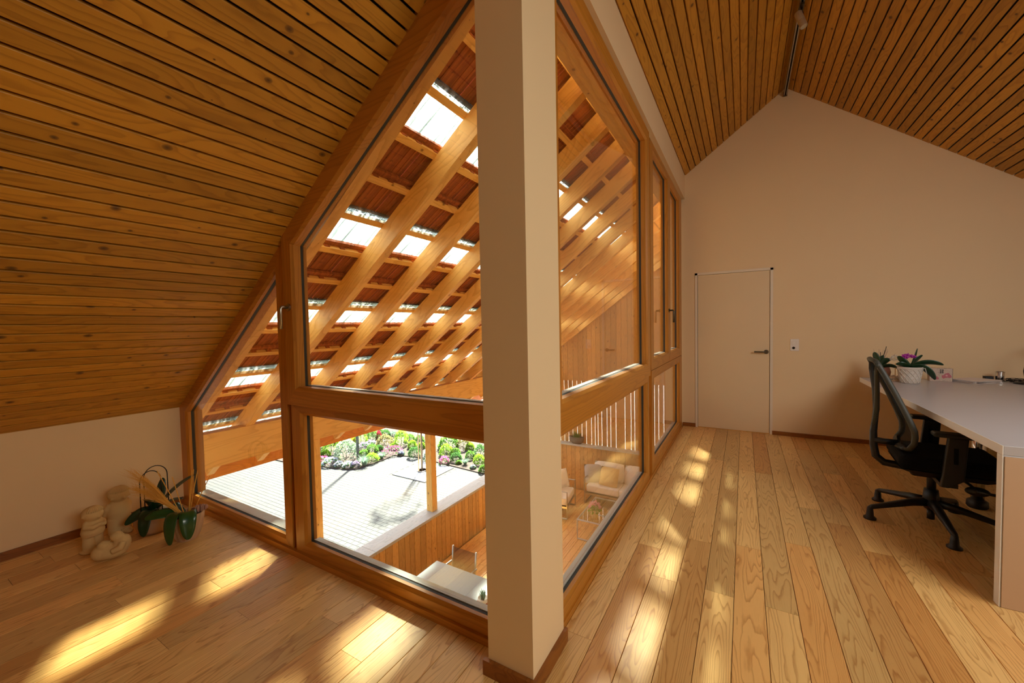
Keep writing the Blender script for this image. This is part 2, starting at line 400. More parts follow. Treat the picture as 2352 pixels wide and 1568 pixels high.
# ------------------------------------------------------------------ setting: ceilings (dark backing + boards)
CZ0, CM = 3.751, .739           # left room slope  z = CZ0 + CM x
RZ0, RM = 3.892, .7235          # slope over the right room
XR, ZR, RS = .43, 4.203, .768   # ridge and far slope
def slab(poly2, y0, y1):
    return MB().prism([(x, y0, z) for x, z in poly2], (0, y1 - y0, 0))
mb = MB()
def lz(x): return CZ0 + CM * x
def rz_(x): return RZ0 + RM * x
def qz(x): return ZR - RS * (x - XR)
for (xa, xb, f, ya, yb) in ((-4.25, -.72, lz, Y_BACK - .1, 1.50), (-.95, XR, rz_, Y_BACK - .1, Y_FAR + .12), (XR, 3.75, qz, Y_BACK - .1, Y_FAR + .12)):
    mb.prism([(xa, ya, f(xa) + .035), (xb, ya, f(xb) + .035), (xb, ya, f(xb) + .30), (xa, ya, f(xa) + .30)], (0, yb - ya, 0))
ceiling = struct('ceiling', mb, M['dark'])
def ceil_board(x0, x1, f, slope, ya, yb):
    th = math.atan(slope); L = (x1 - x0) / math.cos(th); g = .0055
    cx = (x0 + x1) / 2
    m = MB().plank(-L / 2 + g, L / 2 - g, -(yb - ya) / 2, (yb - ya) / 2, 0, .02, .002, up=-1)
    obj('ceiling_board', m, M['ceil'], ceiling, loc=(cx, (ya + yb) / 2, f(cx)), rot=(0, -th, 0))
x = -1.208 - .0632 * 45
while x < -.75:
    ceil_board(max(x, -4.02), x + .0632, lz, CM, -1.2, 1.43); x += .0632
n = int((XR + .685) / .0652)
for i in range(n): ceil_board(XR - .006 - .0652 * (i + 1), XR - .006 - .0652 * i, rz_, RM, .6, Y_FAR)
for i in range(44): ceil_board(XR + .006 + .0655 * i, XR + .006 + .0655 * (i + 1), qz, -RS, .6, Y_FAR)

# ------------------------------------------------------------------ setting: walls
struct('wall_knee', MB().box(X_KNEE - .15, X_KNEE, Y_BACK, 1.42, -.2, lz(X_KNEE) + .04), M['plaster'])
wf = MB()
DX0, DX1, DZ = -.562, .31, 2.075      # door opening incl. frame
def gable(xa, xb, za):
    top = [(xa, rz_(xa) if xa < XR else qz(xa))] + ([(XR, ZR)] if xa < XR < xb else []) + [(xb, rz_(xb) if xb < XR else qz(xb))]
    return [(xa, Y_FAR, za), (xb, Y_FAR, za)] + [(x, Y_FAR, z + .02) for x, z in reversed(top)]
wf.prism(gable(-.95, DX0, -.2), (0, .16, 0)); wf.prism(gable(DX0, DX1, DZ), (0, .16, 0)); wf.prism(gable(DX1, X_RIGHT + .1, -.2), (0, .16, 0))
struct('wall_far', wf, M['plaster'])
struct('wall_back', MB().box(-4.15, 3.75, Y_BACK - .15, Y_BACK, -.2, 4.4), M['plaster'])
struct('wall_right', MB().box(X_RIGHT, X_RIGHT + .15, Y_BACK - .15, Y_FAR + .16, -.2, 2.0), M['plaster'])
wl = MB().box(-.95, -.69, Y_BACK, Y_FAR, 3.085, rz_(-.69) + .03)       # plaster bulkhead over the glazing
wl.box(-.95, -.735, 1.5, Y_FAR, 3.03, 3.09)
wl.box(-.80, -.735, 5.765, Y_FAR, -.2, 3.09)
struct('wall_left', wl, M['plaster'])
colm = struct('column', MB().box(-.89, -.686, 1.285, 1.578, -.02, 3.10), M['plaster'])
sk = .055
struct('baseboard_left', MB().box(X_KNEE, X_KNEE + .014, Y_BACK, 1.40, 0, sk), M['skirt_y'])
struct('baseboard_far', MB().box(-.722, DX0, Y_FAR - .014, Y_FAR, 0, .048).box(DX1, X_RIGHT, Y_FAR - .014, Y_FAR, 0, .048), M['skirt_x'])
struct('baseboard_column', MB().box(-.908, -.672, 1.268, 1.285, 0, .062).box(-.686, -.672, 1.285, 1.592, 0, .062), M['skirt_y'])

# door
struct('trim_1', MB().box(DX0 + .0265, DX1 - .0265, Y_FAR, Y_FAR + .16, -.06, .004), M['beam_x'])
dr = struct('door_1', MB().box(DX0 + .03, DX1 - .03, Y_FAR + .006, Y_FAR + .05, .008, 2.046), M['door'])
obj('door_frame', MB().box(DX0 - .004, DX0 + .026, Y_FAR - .008, Y_FAR + .06, 0, DZ).box(DX1 - .026, DX1 + .004, Y_FAR - .008, Y_FAR + .06, 0, DZ).box(DX0 - .004, DX1 + .004, Y_FAR - .008, Y_FAR + .06, DZ - .026, DZ + .004), M['doorframe'], dr)
obj('door_shadow_gap', MB().box(DX0 + .02, DX1 - .02, Y_FAR + .03, Y_FAR + .045, .0, DZ - .02), M['dark'], dr)
hd = obj('door_handle', MB().tube([(.245, Y_FAR + .006, 1.033), (.245, Y_FAR - .006, 1.033)], .026, 20), M['darksteel'], dr, label='dark bronze lever handle')
obj('lever', MB().tube([(.245, Y_FAR - .006, 1.033), (.245, Y_FAR - .045, 1.033), (.238, Y_FAR - .052, 1.033), (.115, Y_FAR - .052, 1.035)], .0095, 10), M['darksteel'], hd, smooth=True)

# light switch with socket
sw = thing('wall_switch', 'white light switch plate with socket on the cream wall right of the door', 'switch', (.534, Y_FAR, 1.121))
bevel(obj('cover_plate', MB().box(-.044, .044, -.009, 0, -.072, .072), M['switch'], sw), .004)
bevel(obj('rocker', MB().box(-.03, .012, -.014, -.008, .0, .05), M['switch'], sw), .002)
bevel(obj('rocker', MB().box(.016, .03, -.014, -.008, .015, .05), M['switch'], sw), .002)
so = obj('socket', MB().lathe([(.02, 0), (.02, .006), (.016, .006), (.014, .001)], n=20), M['switch'], sw, loc=(-.01, -.008, -.036), rot=(math.pi / 2, 0, 0))
for i, (hx, hz) in enumerate(((-.006, 0), (.006, 0), (0, -.005))): obj('pin_hole', MB().tube([(hx, hz, .0012), (hx, hz, .0022)], .0026, 8), M['dark'], so)

# ------------------------------------------------------------------ setting: glazing
def ringmesh(outer, inner, d0, d1, cham=.012, mapf=None, chd=.012):
    # outer, inner: matching polygons (u,v); d0 front depth, d1 back depth
    n = len(outer)
    cu = sum(p[0] for p in inner) / n; cv = sum(p[1] for p in inner) / n
    fr = []
    for i in range(n):     # offset inner outwards by cham
        p0, p1, p2 = Vector(inner[i - 1]), Vector(inner[i]), Vector(inner[(i + 1) % n])
        e1 = (p1 - p0).normalized(); e2 = (p2 - p1).normalized()
        n1 = Vector((e1.y, -e1.x)); n2 = Vector((e2.y, -e2.x))
        if n1.dot(p1 - Vector((cu, cv))) < 0: n1 = -n1
        if n2.dot(p1 - Vector((cu, cv))) < 0: n2 = -n2
        b = (n1 + n2).normalized(); fr.append(p1 + b * (cham / max(.3, b.dot(n1))))
    loops = [(outer, d0), (fr, d0), (inner, d0 + chd), (inner, d1), (outer, d1)]
    mb = MB(); vs = [mapf(p[0], p[1], d) for lp, d in loops for p in lp]
    fs = []
    for k in range(5):
        for i in range(n):
            a = k * n + i; b = k * n + (i + 1) % n; c = ((k + 1) % 5) * n + (i + 1) % n; dd = ((k + 1) % 5) * n + i
            fs.append((a, b, c, dd))
    return mb.add(vs, fs)
def bars(name, outer, inner, d0, d1, mapf, parent, mats, cham=.016, chd=.014, names=None):
    # ring split into its own members, one object per stile or rail (mitred)
    n = len(outer)
    full = ringmesh(outer, inner, d0, d1, cham, mapf, chd)
    for i in range(n):
        j = (i + 1) % n; vs = []
        for k in range(5): vs += [full.v[k * n + i], full.v[k * n + j]]
        fs = [(2 * k, 2 * k + 1, 2 * ((k + 1) % 5) + 1, 2 * ((k + 1) % 5)) for k in range(5)] + [(0, 2, 4, 6, 8), (9, 7, 5, 3, 1)]
        obj(names[i] if names else name, MB().add(vs, fs), mats[i], parent)
def offs(poly, d):
    n = len(poly); cu = sum(p[0] for p in poly) / n; cv = sum(p[1] for p in poly) / n; r = []
    for i in range(n):
        p0, p1, p2 = Vector(poly[i - 1]), Vector(poly[i]), Vector(poly[(i + 1) % n])
        e1 = (p1 - p0).normalized(); e2 = (p2 - p1).normalized()
        n1 = Vector((e1.y, -e1.x)); n2 = Vector((e2.y, -e2.x))
        if n1.dot(p1 - Vector((cu, cv))) < 0: n1 = -n1
        if n2.dot(p1 - Vector((cu, cv))) < 0: n2 = -n2
        b = (n1 + n2).normalized(); q = p1 + b * (d / max(.3, b.dot(n1))); r.append((q.x, q.y))
    return r
def pane(inner, d, mapf, parent):
    p = offs(inner, .012); mb = MB(); n = len(p)
    vs = [mapf(u, v, d) for u, v in p] + [mapf(u, v, d + .006) for u, v in p]
    mb.add(vs, [tuple(range(n)), tuple(range(n, 2 * n))[::-1]] + [(i, (i + 1) % n, n + (i + 1) % n, n + i) for i in range(n)])
    return obj('glass_pane', mb, M['glass'], parent)
mapG = lambda u, v, d: (u, d, v)                      # gable window, depth = +y
mapS = lambda u, v, d: (-d, u, v)                     # side window, depth = -x  (d = -x)

def unit(parent, outer, inner, d0, mapf, hz, sill=True, front=0.0, dep=(.05, .072)):
    nn = len(outer)
    def axis(i):
        a, b = Vector(outer[i]), Vector(outer[(i + 1) % nn]); e = b - a
        return 'z' if abs(e.y) > abs(e.x) * 1.5 else hz
    mats = [M['frame_' + axis(i)] for i in range(nn)]
    nm = ['stile' if m is M['frame_z'] else 'rail' for m in mats]
    bars('rail', outer, inner, d0 + front, d0 + .034, mapf, parent, mats, names=nm)
    obj('gasket', ringmesh(offs(inner, .03), inner, d0 + .034, d0 + dep[0], .0005, mapf, .0005), M['gasket'], parent)
    obj('outer_frame', ringmesh(offs(inner, .075), inner, d0 + dep[0], d0 + dep[1], .004, mapf, .004), M['frame_z'], parent)
    pane(inner, d0 + .043, mapf, parent)
    if sill:
        us = [p[0] for p in inner]; v0 = min(p[1] for p in inner); u0, u1 = min(us), max(us)
        m = MB()
        for (da, db, va) in ((d0 + .051, d0 + .062, v0 + .004), (d0 + .066, d0 + max(.090, dep[1] + .012), v0 + .001)):
            P = [mapf(u0, v0 - .01, da), mapf(u1, v0 - .01, da), mapf(u1, va, da), mapf(u0, va, da)]
            Q = [mapf(u0, v0 - .01, db), mapf(u1, v0 - .01, db), mapf(u1, va, db), mapf(u0, va, db)]
            m.add(P + Q, [(0, 1, 2, 3), (7, 6, 5, 4), (0, 4, 5, 1), (1, 5, 6, 2), (2, 6, 7, 3), (3, 7, 4, 0)])
        obj('weather_bar', m, M['sill'], parent, label='pale metal weather bar')

w1 = D.objects.new('window_1', None); COL.objects.link(w1); w1['kind'] = 'structure'
G0 = 1.405
unit(w1, [(-3.995, 0), (-2.45, 0), (-2.45, lz(-2.45) + .03), (-3.995, lz(-3.995) + .03)], [(-3.885, .09), (-2.54, .09), (-2.54, 1.772), (-3.885, .764)], G0, mapG, 'x', dep=(.055, .112))
unit(w1, [(-2.41, .955), (-.80, .955), (-.80, lz(-.80) + .03), (-2.41, lz(-2.41) + .03)], [(-2.31, 1.066), (-.91, 1.066), (-.91, 2.90), (-2.31, 1.912)], G0, mapG, 'x', front=-.022)
unit(w1, [(-2.41, 0), (-.80, 0), (-.80, .952), (-2.41, .952)], [(-2.307, .10), (-.91, .10), (-.91, .893), (-2.307, .893)], G0, mapG, 'x')
obj('mullion', MB().prism([(-2.46, G0 + .035, 0), (-2.40, G0 + .035, 0), (-2.40, G0 + .035, lz(-2.40) - .02), (-2.46, G0 + .035, lz(-2.46) - .02)], (0, .06, 0)), M['frame_z'], w1)
obj('threshold', MB().box(-3.995, -.80, 1.39, 1.52, -.02, .035), M['frame_x'], w1)
h1 = obj('window_handle', MB().tube([(-2.358, G0 - .022, 1.545), (-2.358, G0 - .030, 1.545)], [.021, .021], 16), M['steel'], w1, label='brushed steel window handle hanging down')
obj('lever', MB().tube([(-2.358, G0 - .03, 1.545), (-2.358, G0 - .066, 1.545), (-2.358, G0 - .072, 1.535), (-2.358, G0 - .072, 1.415)], .0095, 10), M['steel'], h1, smooth=True)

w2 = D.objects.new('window_2', None); COL.objects.link(w2); w2['kind'] = 'structure'
S0 = .722
unit(w2, [(1.56, .955), (3.60, .955), (3.60, 3.05), (1.56, 3.05)], [(1.655, 1.066), (3.495, 1.066), (3.495, 2.945), (1.655, 2.945)], S0, mapS, 'y', front=-.018)
unit(w2, [(1.56, 0), (3.62, 0), (3.62, .952), (1.56, .952)], [(1.655, .10), (3.55, .10), (3.55, .885), (1.655, .885)], S0, mapS, 'y')
unit(w2, [(3.72, .985), (4.755, .985), (4.755, 3.06), (3.72, 3.06)], [(3.868, 1.095), (4.667, 1.095), (4.667, 2.985), (3.868, 2.985)], S0, mapS, 'y')
unit(w2, [(4.765, .985), (5.77, .985), (5.77, 3.06), (4.765, 3.06)], [(4.85, 1.095), (5.535, 1.095), (5.535, 2.985), (4.85, 2.985)], S0, mapS, 'y')
unit(w2, [(3.74, 0), (5.77, 0), (5.77, .98), (3.74, .98)], [(3.868, .115), (5.54, .115), (5.54, .893), (3.868, .893)], S0, mapS, 'y')
obj('mullion', MB().box(-.80, -.752, 3.58, 3.76, 0, 3.06), M['frame_z'], w2)
obj('threshold', MB().box(-.84, -.715, 1.56, 5.77, -.02, .03), M['frame_y'], w2)
h2 = obj('window_handle', MB().tube([(-.722, 4.71, 1.555), (-.712, 4.71, 1.555)], .021, 16), M['darksteel'], w2, label='dark window handle hanging down')
obj('lever', MB().tube([(-.712, 4.71, 1.555), (-.678, 4.71, 1.555), (-.670, 4.71, 1.545), (-.670, 4.71, 1.42)], .0095, 10), M['darksteel'], h2, smooth=True)

th3 = math.atan(RS)
for nw, yc in (('added_roof_frame_near', .6), ('added_roof_frame_far', 2.75)):  # unseen frames added on the closed slope around the fill lights
    w3 = D.objects.new(nw, None); COL.objects.link(w3); w3['kind'] = 'structure'
    for (xa3, xb3, ya3, yb3) in ((-.72, -.62, -.95, .95), (.62, .72, -.95, .95)): obj('rail', MB().box(xa3, xb3, ya3, yb3, -.03, .0), M['frame_y'], w3, loc=(2.62, yc, qz(2.62)), rot=(0, th3, 0))
    for (xa3, xb3, ya3, yb3) in ((-.62, .62, -.95, -.85), (-.62, .62, .85, .95)): obj('stile', MB().box(xa3, xb3, ya3, yb3, -.03, .0), M['frame_x'], w3, loc=(2.62, yc, qz(2.62)), rot=(0, th3, 0))

# ------------------------------------------------------------------ terrace roof: rafters, battens, clay tiles, translucent tiles, eave beam, posts
TH = math.atan(.739); CT, ST = math.cos(TH), math.sin(TH)
roof = thing('terrace_roof', 'open timber terrace roof of orange rafters carrying red clay tiles and rows of clear tiles', 'roof')
def rp(x, y, up=0.0): return (x - up * ST, y, 4.0 + .739 * x + up * CT)
xa, xb = -5.66, -.955
Lr = (xb - xa) / CT
raf = MB().box(0, Lr, 0, .078, -.162, 0).mesh('rafter')
raf.materials.append(M['beam_x'])
for k in range(14): obj('rafter', raf, None, roof, loc=rp(xa, 1.612 + .575 * k), rot=(0, -TH, 0))
YR0, YR1 = 1.50, 9.30
bat = MB().box(-.05, 0, 0, YR1 - YR0, 0, .03).mesh('batten'); bat.materials.append(M['beam_y'])
NB0, NB1 = -3, 14
rows = list(range(NB0, NB1 + 1))
def bx(n): return -1.86 - .273 * n
for n in rows: obj('batten', bat, None, roof, loc=rp(bx(n), YR0), rot=(0, -TH, 0))
TW = .30
def tile(red, tail=-.345):
    m = MB()
    m.box(tail, .05, .004, TW - .002, .0, .016)                    # body
    for yy in (.05, .10, .205, .25): m.box(tail + .015, .03, yy, yy + .014, -.007, .001)   # ribs below
    m.box(.035, .062, .004, TW - .002, -.004, .02)                  # head lip
    m.box(.0, .014, .004, TW - .002, -.004, .004)
    if red:
        for yy in (.06, .19): m.box(.0, .022, yy, yy + .045, -.026, .0)
    else:
        for i in range(6): m.box(.012 + .012 * (i % 3), .02 + .012 * (i % 3), .02 + .045 * i, .05 + .045 * i, -.009, -.003)
    return m
tr_ = tile(True); mrs = tile(True, -.315).mesh('roof_tile'); mrs.materials.append(M['tile']); mr = tr_.mesh('roof_tile'); mr.materials.append(M['tile'])
ms = tile(False).mesh('clear_tile'); ms.materials.append(M['sheet'])
tilt = math.asin(.030 / .34)
ncol = int((YR1 - YR0) / TW)
cand = []
for n in rows:
    for c in range(ncol):
        y = YR0 + TW * c
        if (n % 3) == 2:      # row between batten n (top) and n+1 (bottom)
            o = obj('clear_tile', ms, None, roof, loc=rp(bx(n) - .012, y, .034), rot=(0, -TH + tilt, 0))
        else: cand.append((math.hypot(bx(n) + 1.2, y), n, y))
cand.sort()
lump = MB()
R3 = Matrix.Rotation(-TH + tilt, 3, 'Y')
for i, (d, n, y) in enumerate(cand):
    if i < 298: obj('roof_tile', mrs if n % 3 == 1 else mr, None, roof, loc=rp(bx(n) - .012, y, .034), rot=(0, -TH + tilt, 0))
    else:
        p = Vector(rp(bx(n) - .012, y, .034)); lump.add([p + R3 @ Vector(v) for v in tr_.v], tr_.f)
if lump.v: obj('roof_tile_field', lump, M['tile'], roof, kind='stuff')
bevel(obj('eave_beam', MB().box(-4.74, -4.60, 1.50, 9.25, .045, .395), M['beam_y'], roof), .005)
obj('head_beam', MB().box(-.955, -.835, 1.52, 5.85, 3.0, 3.09), M['beam_y'], roof)
obj('fascia', MB().box(-5.70, -5.665, 1.45, 9.3, -.40, -.13), M['fascia'], roof)
for y in (2.91, 5.06, 7.3): bevel(obj('post', MB().box(-4.735, -4.605, y, y + .125, -1.745, .045), M['beam_z'], roof), .005)

# ------------------------------------------------------------------ terrace: deck, parapet, end wall
DZ_ = -2.63
deck = thing('terrace_deck', 'larch deck floor of the covered terrace one storey below the room', 'deck')
obj('substrate', MB().box(-4.485, -.76, 1.46, 9.12, DZ_ - .15, DZ_ - .024), M['subfloor'], deck)
k = 0; x = -4.49
while x < -.87:
    for a, b in ((1.46, 4.2 + (k % 3) * .6), (4.2 + (k % 3) * .6, 9.12)):
        obj('deck_board', MB().plank(-.058, .058, -(b - a) / 2 + .002, (b - a) / 2 - .002, -.024, 0, .002), M['deck'], deck, loc=(x + .06, (a + b) / 2, DZ_))
    x += .12; k += 1
par = thing('parapet_wall', 'low larch-clad parapet with a grey weathered cap along the terrace edge', 'parapet')
obj('wall_core', MB().box(-4.76, -4.535, 1.45, 9.2, -3.0, -1.79), M['clad'], par)
for a, b in ((1.45, 3.75), (3.75, 6.6), (6.6, 9.2)): bevel(obj('cap_board', MB().box(-4.80, -4.49, a + .001, b - .001, -1.79, -1.745), M['cap'], par), .004)
y = 1.5
while y < 9.15:
    w = random.choice((.098, .11, .125, .131)); e = min(y + w, 9.16)
    obj('cladding_board', MB().prism([(0, -w / 2 + .0025, 0), (.021, -w / 2 + .0025, 0), (.024, -w / 2 + .006, 0), (.024, w / 2 - .006, 0), (.021, w / 2 - .0025, 0), (0, w / 2 - .0025, 0)], (0, 0, -1.79 - DZ_ - .004)), M['clad'], par, loc=(-4.535, y + w / 2, DZ_ + .002))
    y += w
YE = 9.15
end = thing('end_wall', 'larch-clad lower end wall of the terrace topped by a grey ledge behind the sofa', 'wall')
xx = -4.5
while xx < -.78:
    w = random.choice((.098, .11, .125)); 
    obj('cladding_board', MB().box(-w / 2 + .0025, w / 2 - .0025, -.012, .012, 0, 1.08), M['clad'], end, loc=(xx + w / 2, YE + .012, DZ_ + .002)); xx += w
obj('backing', MB().box(-4.53, -.76, YE + .026, YE + .2, -2.95, -1.55), M['clad'], end)
bevel(obj('ledge', MB().box(-4.53, -.76, YE - .06, YE + .22, -1.548, -1.50), M['cap'], end, label='grey weathered ledge board'), .004)
sx = [-4.46, -4.35, -4.24, -4.13, -4.02, -3.91, -3.80, -3.69, -3.57, -3.45, -3.336, -3.205, -3.112, -3.039, -2.943, -2.816, -2.726, -2.601, -2.388, -2.251, -2.167, -2.037]
while sx[-1] < -.9: sx.append(sx[-1] + random.choice((.09, .11, .13)))
scr = thing('slatted_screen', 'screen of upright larch slats with bright slits above the grey ledge', 'screen')
for a, b in zip(sx, sx[1:]):
    obj('slat', MB().box(-(b - a) / 2 + .0036, (b - a) / 2 - .0036, -.006, .006, 0, 1.60), M['clad'], scr, loc=((a + b) / 2, YE + .10, -1.498))
upc = thing('gable_cladding', 'upright larch boards of the terrace gable above the slatted screen', 'cladding')
xx = -4.62
while xx < -.78:
    w = random.choice((.10, .115, .13, .14)); z0 = .055
    f = lambda q: 4.05 + .739 * q - z0
    obj('upper_board', MB().prism([(-w / 2 + .002, 0, 0), (w / 2 - .002, 0, 0), (w / 2 - .002, 0, f(xx + w)), (-w / 2 + .002, 0, f(xx))], (0, .024, 0)), M['clad'], upc, loc=(xx + w / 2, YE + .03, z0)); xx += w
obj('upper_backing', MB().prism([(-4.7, YE + .056, .06), (-.76, YE + .056, .06), (-.76, YE + .056, 4.0 + .739 * -.76), (-4.7, YE + .056, 4.0 + .739 * -4.7)], (0, .03, 0)), M['clad'], upc)
# lower storey walls of the house under and behind the glazing
hw_ = thing('house_wall', 'plastered lower storey wall of the house beneath the gable glazing', 'wall')
obj('wall_panel', MB().box(-4.5, -.76, 1.30, 1.445, -2.95, -.02), M['plaster'], hw_)
hw_ = thing('house_wall', 'plastered side wall of the house beneath and beyond the long glazing', 'wall')
obj('wall_panel', MB().box(-.75, -.60, 1.30, 9.13, -2.95, -.25), M['plaster'], hw_)
obj('upper_wall_panel', MB().box(-.75, -.62, Y_FAR + .17, 9.13, -.25, 3.42), M['plaster'], hw_)

# ------------------------------------------------------------------ terrace furniture
tb = thing('dining_table', 'pale grey rectangular outdoor dining table beside the parapet below the window', 'table', (-2.92, 3.73, DZ_))
bevel(obj('table_top', MB().box(-.85, .85, -.475, .475, .705, .73), M['tabletop'], tb), .004)
for sx_ in (-1, 1):
    for sy_ in (-1, 1): obj('leg', MB().box(sx_ * .80 - .025, sx_ * .80 + .025, sy_ * .43 - .025, sy_ * .43 + .025, 0, .705), M['alu'], tb)
for q_ in (-.43, .41): obj('apron', MB().box(-.80, .80, q_, q_ + .02, .65, .705), M['alu'], tb)
ch = thing('sling_chair', 'aluminium garden chair with brown mesh sling back pushed up to the dining table', 'chair', (-3.46, 4.22, DZ_))
for s in (-1, 1):
    obj('side_frame', MB().tube([(s * .205, .23, .86), (s * .205, .20, .62), (s * .205, .17, .44), (s * .205, .25, .0)], .013, 8), M['steel'], ch, smooth=True)
    obj('leg', MB().tube([(s * .205, -.22, .44), (s * .205, -.25, 0)], .012, 8), M['steel'], ch)
    obj('armrest', MB().tube([(s * .225, .20, .64), (s * .225, -.10, .65), (s * .21, -.22, .44)], .014, 8), M['steel'], ch, smooth=True)
obj('back_sling', MB().add([(-.2, .228, .845), (.2, .228, .845), (.2, .20, .62), (-.2, .20, .62), (-.2, .172, .45), (.2, .172, .45)], [(0, 1, 2, 3), (3, 2, 5, 4)]), M['sling'], ch, label='brown see-through mesh back')
solid(ch.children[-1], .003)
solid(obj('seat_sling', MB().add([(-.2, .17, .44), (.2, .17, .44), (.2, -.22, .44), (-.2, -.22, .44)], [(0, 1, 2, 3)]), M['sling'], ch), .003)
def cushion(name, size, mat, parent, loc, rot=(0, 0, 0), puff=.5, label=None):
    sx, sy, sz = size; n = 8; m = MB(); vs = []; fs = []
    for side in (1, -1):
        for i in range(n + 1):
            for j in range(n + 1):
                u, v = i / n * 2 - 1, j / n * 2 - 1
                t = ((1 - u ** 4) * (1 - v ** 4)) ** puff
                pin = 1 - .06 * (u * u) * (v * v) - .05 * ((1 - u * u) * v * v + (1 - v * v) * u * u) * (puff > .4)
                vs.append((u * sx / 2 * pin, v * sy / 2 * pin, side * sz / 2 * t))
    N = (n + 1) ** 2
    for i in range(n):
        for j in range(n):
            a = i * (n + 1) + j; fs.append((a, a + n + 1, a + n + 2, a + 1)); fs.append((N + a, N + a + 1, N + a + n + 2, N + a + n + 1))
    m.add(vs, fs); return obj(name, m, mat, parent, smooth=True, loc=loc, rot=rot, label=label)
def padbox(name, x0, x1, y0, y1, z0, z1, mat, parent, r=.03, label=None):
    return bevel(obj(name, MB().box(x0, x1, y0, y1, z0, z1), mat, parent, smooth=False, label=label), r, 4)
sf = thing('garden_sofa', 'white two-seat garden sofa with loose back cushions against the end wall', 'sofa', (-2.28, 8.72, DZ_))
SW = .80
padbox('seat_cushion', -SW, -.07, -.24, .26, .27, .43, M['fabricwhite'], sf); padbox('seat_cushion', -.065, SW - .1, -.24, .26, .27, .43, M['fabricwhite'], sf)
for xc in (-.42, .30):
    cushion('back_cushion', (.72, .46, .22), M['fabricwhite'], sf, (xc, .24, .62), (math.radians(76), 0, 0), .35)
for s in (-1, 1):
    xx = s * (SW + .03) - (.1 if s > 0 else 0)
    obj('arm_frame', MB().tube([(xx, -.27, .018), (xx, -.27, .58), (xx, .36, .58), (xx, .36, .018), (xx, -.27, .018)], .018, 4), M['steel'], sf)
obj('base_frame', MB().box(-SW - .03, SW - .07, -.26, .34, .22, .26).box(-SW, SW - .1, .34, .36, .4, .56), M['steel'], sf)
c1 = cushion('grey_cushion', (.44, .44, .15), M['fabricgrey'], None, (-3.00, 8.78, DZ_ + .60), (math.radians(66), 0, math.radians(28))); tag(c1, 'pale grey cushion leaning in the left corner of the white garden sofa', 'cushion')
c2 = cushion('sand_cushion', (.46, .46, .15), M['fabricsand'], None, (-2.62, 8.70, DZ_ + .60), (math.radians(66), 0, math.radians(-8))); tag(c2, 'sand-coloured cushion on the middle of the white garden sofa', 'cushion')
ac = thing('garden_armchair', 'white garden armchair with steel arm loops left of the glass coffee table', 'armchair', (-3.52, 7.86, DZ_), math.radians(8))
padbox('seat_cushion', -.30, .30, -.32, .32, .27, .43, M['fabricwhite'], ac)
cushion('back_cushion', (.62, .44, .2), M['fabricwhite'], ac, (-.30, 0, .62), (math.radians(78), 0, math.radians(90)), .35)
for s in (-1, 1): obj('arm_frame', MB().tube([(.31, s * .36, .018), (.31, s * .36, .58), (-.34, s * .36, .58), (-.34, s * .36, .018), (.31, s * .36, .018)], .018, 4), M['steel'], ac)
obj('base_frame', MB().box(-.33, .30, -.34, .34, .22, .26), M['steel'], ac)
c3 = cushion('white_cushion', (.42, .42, .14), M['fabricwhite'], None, (-3.52, 8.06, DZ_ + .63), (math.radians(72), 0, math.radians(60))); tag(c3, 'plain white cushion standing on the garden armchair', 'cushion')
ct = thing('coffee_table', 'low glass-topped coffee table on a pale metal frame before the sofa', 'table', (-2.30, 7.49, DZ_))
obj('glass_top', MB().box(-.40, .40, -.53, .53, .388, .398), M['glasstable'], ct)
for s in (-1, 1):
    obj('end_loop', MB().tube([(-.41, s * .54, .38), (-.41, s * .54, .015), (.41, s * .54, .015), (.41, s * .54, .38), (-.41, s * .54, .38)], .017, 4), M['white'], ct)
    obj('side_rail', MB().tube([(s * .41, -.54, .38), (s * .41, .54, .38)], .017, 4), M['white'], ct)

# generic leafy clump
def clump(mb, c, r, h, n, ls, seed, droop=.3, shape='dome', w=.45, ztop=None):
    rg = random.Random(seed)
    for i in range(n):
        th = rg.uniform(0, 2 * math.pi)
        if shape == 'dome': ph = math.acos(rg.uniform(0, 1)); rad = rg.uniform(.55, 1) ** .5
        else: ph = rg.uniform(0, .9); rad = rg.uniform(.2, 1)
        d = Vector((math.sin(ph) * math.cos(th), math.sin(ph) * math.sin(th), math.cos(ph)))
        p = Vector(c) + Vector((d.x * r * rad, d.y * r * rad, d.z * h * rad))
        q = (d + Vector((rg.uniform(-.6, .6), rg.uniform(-.6, .6), rg.uniform(-.2, .7)))).normalized()
        s = q.cross(Vector((rg.uniform(-1, 1), rg.uniform(-1, 1), rg.uniform(-1, 1)))).normalized()
        L = ls * rg.uniform(.6, 1.3); nn = q.cross(s)
        e = p + q * L - Vector((0, 0, droop * L))
        m_ = p + q * L * .5
        mb.add([p, m_ + s * L * w + nn * L * .08, e, m_ - s * L * w + nn * L * .08], [(0, 1, 2, 3)])
    return mb
def blades(mb, c, r, h, n, seed, w=.004, lean=.5):
    rg = random.Random(seed)
    for i in range(n):
        th = rg.uniform(0, 6.283); b = Vector(c) + Vector((math.cos(th), math.sin(th), 0)) * r * .4 * rg.random()
        o = Vector((math.cos(th), math.sin(th), 0)) * lean * r * rg.uniform(.2, 1.6); H = h * rg.uniform(.6, 1.1)
        s = Vector((-math.sin(th), math.cos(th), 0)) * w
        m1 = b + o * .35 + Vector((0, 0, H * .6)); e = b + o + Vector((0, 0, H))
        mb.add([b - s, b + s, m1 + s * .8, m1 - s * .8, e], [(0, 1, 2, 3), (3, 2, 4)])
    return mb

